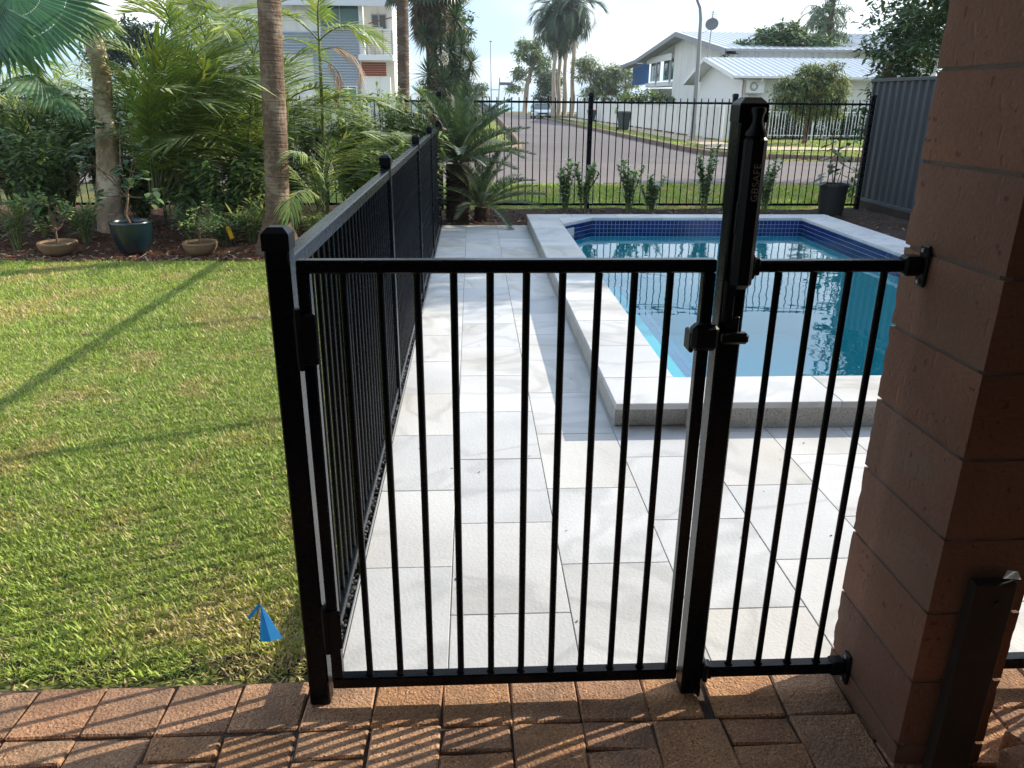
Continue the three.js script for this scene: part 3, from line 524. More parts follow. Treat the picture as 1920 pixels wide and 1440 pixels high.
// spear-top fence at the back of the yard
{
  const xs = [-6.86, -4.73, -2.6, -0.46, 1.7, 3.79, 5.82], z = -11.72;
  const pl = ['post of the back fence far left behind the cane palms', 'post of the back fence behind the potted tree', 'post of the back fence behind the smooth palm trunk', 'corner post of the back fence behind the cycad', 'post of the back fence behind the leftmost of the young shrubs', 'post of the back fence left of the tall latch post', 'end post of the back fence beside the steel sheet fence'];
  const lb = ['leftmost panel of the black spear fence, behind the fan palm', 'panel of the black spear fence behind the cane palms', 'panel of the black spear fence behind the lance leaved shrubs', 'panel of the black spear fence behind the cycad', 'middle panel of the black spear fence behind the pool', 'rightmost panel of the black spear fence beside the steel sheets'];
  xs.forEach((x, i) => fencePost('back_fence_post', pl[i], x, z, 1.64, 0.065, 'posts of the back fence'));
  const spear = new GB().tube([[0, -0.5, 0], [0, 0.49, 0], [0, 0.5, 0]], [0.008, 0.008, 0.004], 8).geo();
  for (let i = 0; i + 1 < xs.length; i++) {
    const a = xs[i] + 0.035, b = xs[i + 1] - 0.035, L = b - a, g = thing('spear_fence_panel', lb[i], 'fence', [(a + b) / 2, 0, z], 'panels of the back fence');
    obj('top_rail', new GB().box(0, 1.505, 0, L, 0.03, 0.03, 0.003), M.metal, g);
    obj('bottom_rail', new GB().box(0, 0.075, 0, L, 0.035, 0.03, 0.003), M.metal, g);
    const n = Math.round(L / 0.103);
    for (let k = 0; k < n; k++) { const o = obj('picket', spear, M.metal, g); o.position.set(-L / 2 + (k + 0.5) * L / n, 0.82, 0.019 * 0); o.scale.y = 1.5; }
  }
}

// ---------------------------------------------------------------- block pillar, porch roof and house behind the camera
{
  const g = thing('block_pillar', 'brown concrete block pillar at the right of the gate', 'pillar', [0, 0, 0]);
  obj('mortar', new GB().box(1.141, 1.36, -1.6225, 0.2125, 2.76, 0.3655, 0.016), M.mortar, g);
  const ys = [-0.02, 0.06]; while (ys[ys.length - 1] < 2.6) ys.push(ys[ys.length - 1] + 0.1945);
  for (let i = 0; i + 1 < ys.length; i++) {
    const h = ys[i + 1] - ys[i] - 0.005, w = 0.222, d = 0.375, G = new THREE.BoxGeometry(w, h, d, 8, 8, 12), p = G.attributes.position, sd = 500 + i;
    for (let k = 0; k < p.count; k++) {
      let x = p.getX(k), y = p.getY(k), z = p.getZ(k);
      const ex = smooth(0.014, 0, w / 2 - Math.abs(x)), ey = smooth(0.016, 0, h / 2 - Math.abs(y)), ez = smooth(0.014, 0, d / 2 - Math.abs(z));
      const e = Math.max(ex * ey, ey * ez, ex * ez), n = vn(x * 2 + 3.1, z * 2 + y * 1.3 + 3.7, 29, 31, sd), n2 = vn(y * 2 + 4.1, z * 2 + x + 2.7, 61, 67, sd);
      const cut = e * (0.0018 + 0.007 * Math.max(0, n - 0.5) + 0.012 * Math.max(0, n2 - 0.72));
      x -= Math.sign(x) * cut * (ex > 0 ? 1 : 0); y -= Math.sign(y) * cut * 0.8 * (ey > 0 ? 1 : 0); z -= Math.sign(z) * cut * (ez > 0 ? 1 : 0);
      p.setXYZ(k, x, y, z);
    }
    G.computeVertexNormals();
    const uv = G.attributes.uv, nn = G.attributes.normal, o1 = R(), o2 = R(); for (let k = 0; k < uv.count; k++) { const ax = Math.abs(nn.getX(k)), ay = Math.abs(nn.getY(k)), az = Math.abs(nn.getZ(k)); uv.setXY(k, (ax > az ? p.getZ(k) : p.getX(k)) + o1, (ay > ax && ay > az ? p.getZ(k) : p.getY(k)) + o2); }
    const o = obj('block', G, M.block[i % 3], g); o.position.set(1.141, (ys[i] + ys[i + 1]) / 2, -1.6225);
  }
  const s = thing('timber_stub_post', 'short dark timber post standing against the block pillar at the lower right', 'post', [1.15, 0, -1.415]);
  obj('shaft', new GB().box(0, 0.27, 0, 0.1, 0.56, 0.03, 0.004), std({ color: lin(0.07, 0.05, 0.042), map: T.bark, roughness: 0.8 }), s);
  obj('torn_tag', new GB().quad([0.012, 0.562, 0.01], [0.05, 0.562, 0.016], [0.052, 0.572, 0.0], [0.03, 0.574, -0.004]), M.whitePaint, s);
  obj('bolt', new GB().tube([[0.01, 0.5, 0.014], [0.01, 0.5, 0.018]], 0.006, 10), M.plastic, s);
  const roof = thing('porch_roof', 'flat porch roof over the brick paving, above the frame', 'roof', [0, 0, 0]);
  obj('ceiling_lining', new GB().box(1.0, 2.77, -0.35, 8.4, 0.06, 3.5, 0.004), std({ color: lin(0.2, 0.18, 0.16), roughness: 0.9 }), roof);
  obj('roof_sheet', new GB().box(1.0, 2.88, -0.4, 8.8, 0.04, 3.8, 0.004), M.galv, roof);
  obj('beam', new GB().box(1.0, 2.7, -1.62, 8.4, 0.08, 0.2, 0.004), M.timber, roof);
  const hw = thing('unseen_house_wall', 'unseen brown block walls set close behind the porch to darken the pillar', 'wall', [0, 0, 0]);  // out of view: wall pulled in and side wall added to darken the pillar front
  obj('wall_face', new GB().box(1.0, 1.35, 1.25, 8.4, 2.76, 0.2, 0.004), M.block[1], hw);
  obj('added_side_wall', new GB().box(5.1, 1.35, 0.1, 0.2, 2.76, 2.0, 0.004), M.block[0], hw);
  
  // second run of fence right of the pillar
  const f = thing('right_fence_panel', 'black fence panel just right of the block pillar', 'fence', [0, 0, -1.715]);
  obj('top_rail', new GB().box(2.2, 1.198, 0, 1.88, 0.027, 0.027, 0.003), M.metal, f); obj('bottom_rail', new GB().box(2.2, 0.07, 0, 1.88, 0.034, 0.034, 0.003), M.metal, f);
  for (let k = 0; k < 22; k++) bar(f, 1.315 + k * 0.0825, 0.087, 1.185, 0);
  const st = thing('loose_brick_stack', 'stacked loose brown bricks beside the pillar at the lower right edge', 'bricks', [0, 0, 0]);
  const bk = (x, y, z, w, h, d, t, m) => { const b = new GB(); b.ou = R(); b.ov = R(); b.box(0, 0, 0, w, h, d, 0.007, 0, 0.003); const o = obj('brick', b, M.brick[m], st); o.position.set(x, y, z); o.rotation.y = t; };
  bk(1.43, 0.037, -1.46, 0.2, 0.075, 0.11, 0.5, 0); bk(1.45, 0.037, -1.325, 0.2, 0.075, 0.11, 0.45, 3); bk(1.43, 0.115, -1.4, 0.2, 0.075, 0.11, 0.6, 2); bk(1.33, 0.037, -1.36, 0.09, 0.07, 0.12, 0.3, 1);
}
// steel sheet fence down the right boundary
{
  const g = thing('steel_sheet_fence', 'dark grey blue ribbed steel fence right of the pool', 'fence', [6.05, 0, 0]);
  const ribs = (len, h, y0) => { const b = new GB(), prof = []; for (let z = 0; z < len; z += 0.19) prof.push([z, 0], [z + 0.1, 0], [z + 0.12, -0.035], [z + 0.17, -0.035]); prof.push([len, 0]); for (let i = 0; i + 1 < prof.length; i++) b.quad([prof[i][1], y0, prof[i][0]], [prof[i + 1][1], y0, prof[i + 1][0]], [prof[i + 1][1], y0 + h, prof[i + 1][0]], [prof[i][1], y0 + h, prof[i][0]]); return b; };
  M.steelBlue.side = THREE.DoubleSide;
  const G = ribs(2.28, 1.68, 0.14).geo();
  for (let k = 0; k < 5; k++) {
    const z = -12.2 + k * 2.34; const o = obj('sheet', G, M.steelBlue, g); o.position.z = z + 0.03;
    obj('post', new GB().box(0.0, 0.95, z, 0.05, 1.86, 0.05, 0.004), M.steelBlue, g);
  }
  obj('top_rail', new GB().box(-0.01, 1.84, -6.4, 0.07, 0.045, 11.7, 0.004), M.steelBlue, g); obj('bottom_rail', new GB().box(-0.01, 0.13, -6.4, 0.07, 0.045, 11.7, 0.004), M.steelBlue, g);
  for (let k = 0; k < 5; k++) obj('sleeper', new GB().box(-0.02, 0.03, -11.0 + k * 2.34, 0.07, 0.16, 2.3, 0.006), M.timber, g);
}

// ---------------------------------------------------------------- plants: shared shapes
const jit = (c, k = 0.3) => { const b = 1 + rr(-k, k); return [c[0] * b * (1 + rr(-0.15, 0.15)), c[1] * b, c[2] * b * (1 + rr(-0.2, 0.2))]; };
const G1 = [0.26, 0.38, 0.05], G2 = [0.13, 0.245, 0.045], G3 = [0.42, 0.48, 0.06], G4 = [0.07, 0.155, 0.04], STRAW = [0.38, 0.25, 0.12], BROWN = [0.3, 0.12, 0.045];
// feather frond along +z, arching down
function frond({ L = 1.8, n = 36, leaf = 0.38, w = 0.022, arch = 1.2, vee = 0.35, droop = 0.25, cols = [G1], start = 0.18, a0 = 1.15, a1 = 0.4, seed = 1, rach = 0.011, stemCol = [0.17, 0.2, 0.05], seg = 3, stiff = false }) {
  const keep = R; R = rng(seed); const g = new GB(), K = 14, pts = [[0, 0, 0]], th = [];
  for (let i = 0; i <= K; i++) th.push(-arch * Math.pow(i / K, 1.4));
  for (let i = 0; i < K; i++) { const a = (th[i] + th[i + 1]) / 2, p = pts[i]; pts.push([p[0] + rr(-0.004, 0.004) * L, p[1] + Math.sin(a) * L / K, p[2] + Math.cos(a) * L / K]); }
  g.col = stemCol; g.tube(pts, pts.map((_, i) => rach * (1 - 0.8 * i / K)), 5, false);
  for (let i = 0; i < n; i++) for (const sd of [-1, 1]) {
    const t = start + (1 - start) * (i + rr(0, 0.9)) / n, f = t * K, k = Math.min(K - 1, Math.floor(f)), q = f - k, p = add(mul(pts[k], 1 - q), mul(pts[k + 1], q)), a = th[k] + (th[k + 1] - th[k]) * q;
    const Tn = [0, Math.sin(a), Math.cos(a)], Nn = [0, Math.cos(a), -Math.sin(a)], w0 = a0 + (a1 - a0) * t + rr(-0.08, 0.08), vv = vee * (1 - 0.4 * t) + rr(-0.12, 0.12);
    const d = norm(add(add(mul(Tn, Math.cos(w0)), mul([sd, 0, 0], Math.sin(w0) * Math.cos(vv))), mul(Nn, Math.sin(vv))));
    const s = norm(sub(Tn, mul(d, Tn[1] * d[1] + Tn[2] * d[2])));
    const l = leaf * (0.35 + 0.75 * Math.sin(Math.PI * clamp(0.12 + 0.8 * (t - start) / (1 - start)))) * rr(0.85, 1.1);
    g.col = jit(pick(cols), 0.22); g.leaf(p, d, s, l, w * rr(0.8, 1.2), droop * rr(0.5, 1.5), seg, seg === 3 ? [0.5, 1, 0.75, 0] : [0.7, 1, 0]);
  }
  R = keep; return g.geo();
}
function putFrond(parent, geo, m, x, y, z, az, el, s = 1, name = 'frond') { const o = obj(name, geo, m, parent); o.position.set(x, y, z); o.rotation.order = 'YXZ'; o.rotation.set(-el, az, rr(-0.25, 0.25)); o.scale.setScalar(s); return o; }
function fanLeaf(R0, arc, n, droop, cols, seed, roll = 0) {
  const keep = R; R = rng(seed); const g = new GB(), st = [0.02, 0.3, 0.55, 0.74];
  for (let k = 0; k < n; k++) {
    const A = -arc / 2 + arc * k / n, B = -arc / 2 + arc * (k + 1) / n, C = (A + B) / 2, P = (a, r, h) => [Math.sin(a) * r * R0, h * R0 - droop * R0 * r * r * (0.6 + 0.4 * Math.abs(Math.sin(a))), Math.cos(a) * r * R0];
    g.col = jit(pick(cols), 0.12);
    for (let i = 0; i + 1 < st.length; i++) { const r0 = st[i], r1 = st[i + 1], h0 = 0.03 * r0, h1 = 0.045 * r1; g.quad(P(A, r0, 0), P(C, r0, h0), P(C, r1, h1), P(A, r1, 0)); g.quad(P(C, r0, h0), P(B, r0, 0), P(B, r1, 0), P(C, r1, h1)); }
    const tip = P(C + rr(-0.02, 0.02), rr(0.92, 1.04), -rr(0, 0.1)), r1 = 0.74; g.tri(P(A, r1, 0), P(C, r1, 0.045 * r1), tip); g.tri(P(C, r1, 0.045 * r1), P(B, r1, 0), tip);
  }
  R = keep; return g.geo().rotateY(roll);
}
// ringed trunk: a real stepped profile along a curved axis
function ringTrunk(pts, rad, pitch, step, k = 18) {
  const cv = new THREE.CatmullRomCurve3(pts.map((p) => new THREE.Vector3(...p))), L = cv.getLength(), out = [], rs = [];
  let s = 0; while (s < L) { const t = s / L, p = cv.getPointAt(t), r = rad(t) * (1 + rr(-0.015, 0.015)); const q = cv.getPointAt(Math.min(1, (s + pitch * 0.86) / L)), e = cv.getPointAt(Math.min(1, (s + pitch * 0.93) / L)); out.push(p.toArray(), q.toArray(), e.toArray()); rs.push(r * (1 + step), r * (1 - step * 0.4), r * (1 - step)); s += pitch * rr(0.75, 1.25); }
  return new GB().tube(out, rs, k, true);
}
// a leafy crown: clumps of leaves spread through several ellipsoids
function crown(g, blobs, clumps, per, cr, lw, ll, cols, flat = 0.3) {
  const vol = blobs.map((b) => b[3] * b[4] * b[5]), tot = vol.reduce((a, b) => a + b);
  for (let i = 0; i < clumps; i++) {
    let u = R() * tot, bi = 0; while (u > vol[bi] && bi < blobs.length - 1) u -= vol[bi++];
    const b = blobs[bi]; const d = norm([rr(-1, 1), rr(-1, 1), rr(-1, 1)]), q = Math.pow(R(), 0.4);
    const c = [b[0] + d[0] * b[3] * q, b[1] + d[1] * b[4] * q, b[2] + d[2] * b[5] * q], col = jit(pick(cols), 0.15), rad = cr * rr(0.6, 1.3);
    for (let k = 0; k < per; k++) {
      const e = norm([rr(-1, 1), rr(-0.7, 1), rr(-1, 1)]), p = [c[0] + e[0] * rad * R(), c[1] + e[1] * rad * R() * (1 - flat), c[2] + e[2] * rad * R()];
      const dir = norm([e[0] + rr(-0.6, 0.6), e[1] * 0.5 + rr(-0.7, 0.4), e[2] + rr(-0.6, 0.6)]), s = norm(cross(dir, [rr(-0.5, 0.5), 1, rr(-0.5, 0.5)]));
      g.col = jit(col, 0.22); g.leaf(p, dir, s, ll * rr(0.7, 1.3), lw * rr(0.7, 1.3), rr(0, 0.35), 2, [0.35, 1, 0]);
    }
  }
}
function limbs(g, base, tips, r0, r1) { for (const t of tips) { const m = [(base[0] * 0.5 + t[0] * 0.5) + rr(-0.1, 0.1), base[1] * 0.45 + t[1] * 0.55, (base[2] * 0.5 + t[2] * 0.5) + rr(-0.1, 0.1)]; g.tube([base, m, t], [r0, (r0 + r1) / 2, r1], 6, true); } }
// upright shrub: several stems, leaves along each
function shrub(name, label, cat, x, z, h, stems, per, lw, ll, cols, spread, lift, group, m = M.leaf, y0 = 0) {
  const t = thing(name, label, cat, [x, y0, z], group), st = new GB(), fo = new GB();
  for (let i = 0; i < stems; i++) {
    const a = rr(0, 6.28), lean = spread * Math.sqrt(R()), hh = h * rr(0.7, 1.02), tip = [Math.cos(a) * lean, hh, Math.sin(a) * lean], b = [Math.cos(a) * 0.03, -0.02, Math.sin(a) * 0.03], mid = [tip[0] * 0.35 + rr(-0.03, 0.03), hh * 0.5, tip[2] * 0.35 + rr(-0.03, 0.03)];
    st.tube([b, mid, tip], [0.009, 0.006, 0.003], 5, false);
    for (let k = 0; k < per; k++) {
      const q = 0.22 + 0.78 * Math.pow((k + R()) / per, 0.8), p = q < 0.5 ? add(mul(b, 1 - q * 2), mul(mid, q * 2)) : add(mul(mid, 2 - q * 2), mul(tip, q * 2 - 1)), w = k * 2.4 + rr(-0.5, 0.5), e = lift + rr(-0.35, 0.35);
      const d = [Math.cos(w) * Math.cos(e), Math.sin(e), Math.sin(w) * Math.cos(e)], s = norm(cross(d, [0, 1, 0.01]));
      fo.col = jit(pick(cols), 0.25); fo.leaf(p, d, s, ll * rr(0.7, 1.2), lw * rr(0.8, 1.2), rr(0.1, 0.45), 3, [0.25, 1, 0.75, 0], 0.25);
    }
  }
  obj('stem', st, M.stem, t); obj('foliage', fo, m, t);
  return t;
}

// ---------------------------------------------------------------- garden bed at the back of the lawn
const caneF = [1, 2, 3].map((s) => frond({ L: 1.75, n: 46, leaf: 0.36, w: 0.0165, arch: 0.65 + 0.25 * s, vee: 0.15, droop: 0.75, cols: [G1, G1, G3, G2], seed: 40 + s }));
const caneShort = [1, 2].map((s) => frond({ L: 1.0, n: 24, leaf: 0.28, w: 0.02, arch: 1.4, vee: 0.35, droop: 0.4, cols: [G1, G3], seed: 50 + s }));
const deadF = frond({ L: 0.9, n: 24, leaf: 0.3, w: 0.02, arch: 2.4, vee: -0.2, droop: 0.7, cols: [STRAW, BROWN], seed: 61, stemCol: [0.3, 0.22, 0.12] });
function canePalm(label, x, z, canes, loose, group = 'cane palms in the garden bed') {
  const t = thing('cane_palm', label, 'palm', [x, 0, z], group);
  for (const [dx, dz, lx, lz, h, n, s] of canes) {
    obj('cane', ringTrunk([[dx, -0.03, dz], [dx + lx * 0.4, h * 0.5, dz + lz * 0.4], [dx + lx, h, dz + lz]], (q) => 0.024 * (1 - 0.3 * q), 0.11, 0.05, 8), M.stem, t);
    for (let k = 0; k < n; k++) putFrond(t, pick(caneShort), M.palmLeaf, dx + lx, h, dz + lz, k * 2.4 + rr(-0.4, 0.4), rr(0.5, 1.25), s);
  }
  for (const [dx, y, dz, az, el, s, k] of loose) putFrond(t, k === 3 ? deadF : caneF[k % 3], M.palmLeaf, dx, y, dz, az, el, s);
  return t;
}
{
  const many = (n, el0, el1, s0, s1, y = 0.3, a0 = 0, a1 = 6.283) => Array.from({ length: n }, (_, i) => [rr(-0.08, 0.08), y + rr(0, 0.15), rr(-0.08, 0.08), a0 + ((i * 0.618) % 1) * (a1 - a0) + rr(-0.2, 0.2), rr(el0, el1), rr(s0, s1), i]);
  canePalm('large cane palm with long arching fronds behind the teal pot', -3.7, -9.55, [], [...many(26, 1.15, 1.52, 1.1, 1.45, 0.3, 0.3, 3.0), [0, 0.3, 0, 1.2, 1.05, 1.5, 0], [0, 0.3, 0, 1.5, 0.95, 1.5, 1], [0, 0.3, 0, 1.0, 1.2, 1.5, 2]]);
  canePalm('cane palm clump just left of the smooth brown palm trunk', -2.75, -10.1, [[0.1, 0, 0.1, 0.1, 2.0, 5, 1], [-0.1, 0.05, -0.5, 0.1, 2.15, 5, 1.1], [0.25, 0, 0.15, 0, 2.5, 4, 1]], many(13, 0.85, 1.45, 1.05, 1.4));
  canePalm('slender tall cane palm with a brown dead frond right of the smooth trunk', -1.8, -9.85, [[0, 0, 0.06, 0.05, 2.15, 5, 1], [-0.5, -0.1, 0.1, 0, 1.5, 4, 1]], [[0.06, 2.05, 0.05, 1.7, 0.35, 0.75, 3], [0.06, 1.95, 0.05, 1.2, -0.2, 0.6, 3], [0, 0.5, 0, 1.0, 0.9, 0.8, 0]]);
  canePalm('low bright cane palm between the smooth trunk and the side fence', -1.72, -9.2, [], many(10, 0.5, 1.3, 0.62, 0.82, 0.25));
  canePalm('shaded cane palm at the left end of the garden bed', -5.3, -10.1, [[0.1, 0, -0.5, 0, 1.7, 5, 1.1]], many(13, 0.9, 1.5, 1.2, 1.5, 0.3, 3.2, 5.0));
  canePalm('tall cane palm against the back fence behind the ringed trunk', -4.1, -10.7, [[0, 0, 0.1, 0, 1.7, 5, 1.0], [0.35, 0, 0.2, 0, 1.5, 5, 1.0]], many(14, 1.1, 1.5, 1.0, 1.25));
  canePalm('cane palm against the back fence between the two trunks', -3.2, -10.9, [[0, 0, -0.1, 0, 1.9, 6, 1.2]], many(14, 1.0, 1.5, 0.95, 1.2));
}
{ // smooth palm with a swollen base
  const t = thing('smooth_palm', 'palm with a smooth brown trunk and swollen base at the lawn edge', 'palm', [0, 0, 0]);
  const pts = [[-2.05, -0.1, -8.3], [-2.05, 0.1, -8.3], [-2.045, 0.25, -8.3], [-2.03, 0.42, -8.3], [-2.005, 0.75, -8.3], [-1.975, 1.2, -8.3], [-1.945, 1.9, -8.3], [-1.92, 2.4, -8.3], [-1.9, 3.4, -8.3], [-1.88, 5.2, -8.3]];
  const P = [], rs = []; const cv = new THREE.CatmullRomCurve3(pts.map((p) => new THREE.Vector3(...p)));
  for (let i = 0; i <= 150; i++) { const p = cv.getPoint(i / 150), y = p.y; const b = y < 0.45 ? 0.12 + 0.14 * Math.pow(smooth(0.45, -0.1, y), 0.9) : 0.12 - 0.01 * smooth(0.5, 2.4, y); P.push(p.toArray()); rs.push(b * (1 + 0.016 * ((i % 3) - 1) + 0.01 * (vn(i / 150, 0.3, 37, 5, 71) - 0.5))); }
  obj('trunk', new GB().tube(P, rs, 22, true), M.brownBark, t);
  for (let i = 0; i < 14; i++) putFrond(t, caneF[i % 3], M.palmLeaf, -1.88, 5.2, -8.3, i * 2.4, rr(0.2, 1.2), 1.5);
}
{ // ringed palm
  const t = thing('ringed_palm', 'palm with a pale ringed trunk leaning left behind the teal pot', 'palm', [0, 0, 0]);
  obj('trunk', ringTrunk([[-4.4, -0.1, -9.76], [-4.4, 0.15, -9.76], [-4.33, 0.7, -9.76], [-4.27, 1.3, -9.76], [-4.225, 1.9, -9.76], [-4.3, 2.35, -9.76], [-4.46, 2.9, -9.76], [-4.6, 4.4, -9.76]], (q) => 0.155 - 0.055 * smooth(0, 0.35, q), 0.13, 0.04, 22), M.palmBark, t);
  for (let i = 0; i < 12; i++) putFrond(t, caneF[i % 3], M.palmLeaf, -4.6, 4.4, -9.76, i * 2.4, rr(0.1, 1.2), 1.5);
}
{ // fan palm whose stem stands left of the frame
  const t = thing('fan_palm', 'fan palm with broad pleated leaves at the upper left', 'palm', [-5.6, 0, -9.0]);
  obj('trunk', ringTrunk([[0, -0.05, 0], [0.02, 0.6, 0], [0.05, 1.2, 0]], () => 0.1, 0.08, 0.06, 12), M.brownBark, t);
  const cols = [[0.05, 0.16, 0.065], [0.065, 0.19, 0.075], [0.085, 0.22, 0.075]], lite = [[0.18, 0.28, 0.06], [0.22, 0.33, 0.07]];
  const fl = (hx, hy, hz, rx, ry, rz, geo, mat = M.palmLeaf) => { const o = obj('fan_leaf', geo, mat, t); o.position.set(hx, hy, hz); o.rotation.order = 'YXZ'; o.rotation.set(rx, ry, rz); const s = obj('petiole', new GB().tube([[0.05, 1.2, 0], [hx * 0.5 + 0.03, 1.2 + (hy - 1.2) * 0.65, hz * 0.5], [hx, hy, hz]], [0.02, 0.014, 0.01], 6), M.stem, t); return o; };
  fl(1.12, 2.5, 0.32, 1.15, 0.1, 0.0, fanLeaf(0.86, 3.3, 36, 0.25, cols, 71, 0.25));
  fl(0.82, 2.42, 0.2, 1.0, -0.5, 0.1, fanLeaf(0.8, 3.2, 34, 0.3, cols, 72, -0.3));
  fl(1.4, 2.42, -0.2, 0.35, 1.4, 0.25, fanLeaf(0.6, 2.6, 28, 0.35, lite, 73));
  fl(0.7, 2.05, 0.1, 0.35, 1.5, -0.5, fanLeaf(0.62, 1.6, 22, 0.2, lite, 74));
  fl(1.0, 1.74, -0.1, 0.6, 1.25, -0.3, fanLeaf(0.72, 2.6, 28, 0.3, cols, 75));
  fl(0.2, 2.6, 0.4, 0.6, -0.2, 0, fanLeaf(0.8, 3.4, 30, 0.5, cols, 76)); fl(-0.7, 2.2, 0.2, 0.6, -1.6, 0, fanLeaf(0.8, 3.4, 30, 0.5, cols, 77));
}
{ // lance-leaved shrubs and understorey
  const L = [['tall lance leaved shrub right of the smooth trunk', -2.05, -10.7, 1.65], ['bushy lance leaved shrub at the middle of the bed', -1.55, -10.45, 1.6], ['lance leaved shrub before the white wall', -1.2, -11.0, 1.7], ['tallest lance leaved shrub, near the far end of the side fence', -0.78, -10.75, 1.68], ['lance leaved shrub leaning over the end of the side fence', -0.62, -10.0, 1.15], ['lance leaved shrub low behind the side fence rail', -1.0, -9.6, 1.05], ['lance leaved shrub left of the smooth trunk', -2.55, -9.5, 0.95], ['lance leaved shrub at the back fence right of the smooth trunk', -1.75, -11.2, 1.55], ['lance leaved shrub at the back fence below the balcony', -1.35, -10.2, 1.35], ['lance leaved shrub at the back fence nearest the cycad', -0.95, -11.3, 1.4]];
  for (const [l, x, z, h] of L) shrub('lance_leaf_shrub', l, 'shrub', x, z, h, 18, 62, 0.036, 0.2, [G1, G2, G1, G3], 0.34, 0.25, 'lance leaved shrubs in the garden bed');
  const D = [['dark leafy shrub at the far left of the bed', -5.9, -9.9, 1.5], ['dark leafy shrub behind the left clay bowl', -5.0, -9.4, 1.25], ['dark leafy shrub right of the ringed trunk', -4.7, -10.5, 1.6], ['dark leafy shrub deep behind the cane palms', -3.6, -10.4, 1.45], ['dark leafy shrub behind the right clay bowl', -2.9, -9.35, 0.95], ['dark leafy shrub behind the smooth trunk', -2.3, -10.0, 1.15], ['dark leafy shrub below the fan palm', -5.5, -10.9, 1.7], ['dark leafy shrub at the back fence far left', -6.3, -11.2, 1.6], ['dark leafy shrub at the back fence behind the ringed trunk', -4.9, -11.35, 1.55], ['dark leafy shrub at the back fence behind the teal pot', -4.05, -11.3, 1.5], ['dark leafy shrub at the back fence between the trunks', -3.25, -11.35, 1.5], ['dark leafy shrub at the back fence behind the smooth trunk', -2.6, -11.3, 1.35], ['dark leafy shrub low behind the ringed trunk', -4.2, -10.2, 0.9], ['dark leafy shrub low behind the teal pot', -3.4, -9.7, 0.75], ['dark leafy shrub at the back fence left of the ringed trunk', -5.6, -11.3, 1.4], ['dark leafy shrub at the left edge of the picture', -5.75, -9.3, 1.0]];
  for (const [l, x, z, h] of D) shrub('dark_leaf_shrub', l, 'shrub', x, z, h, 24, 62, 0.055, 0.125, [G2, G4, G2, G1], 0.52, 0.1, 'dark shrubs in the garden bed', M.darkLeaf);
  const S = [['low strappy plant at the left edge of the picture', -4.9, -8.6, 0.55, G1], ['low ferny plant between the left bowl and ringed trunk', -4.35, -9.0, 0.4, G1], ['low plant right of the teal pot', -3.15, -8.95, 0.42, G2], ['low bright plant left of the smooth trunk base', -2.5, -8.95, 0.45, G3], ['low bright plant right of the smooth trunk base', -1.75, -8.85, 0.36, G3], ['low plant under the side fence rail', -1.2, -9.1, 0.55, G1], ['low plant behind the right clay bowl', -2.75, -8.8, 0.3, G2], ['low plant beside the side fence, nearest the cycad', -0.8, -9.3, 0.6, G1]];
  for (const [l, x, z, h, c] of S) shrub('low_plant', l, 'plant', x, z, h, 12, 22, 0.02, 0.2, [c, G2, c], 0.3, 0.5, 'low plants along the front of the bed');
}
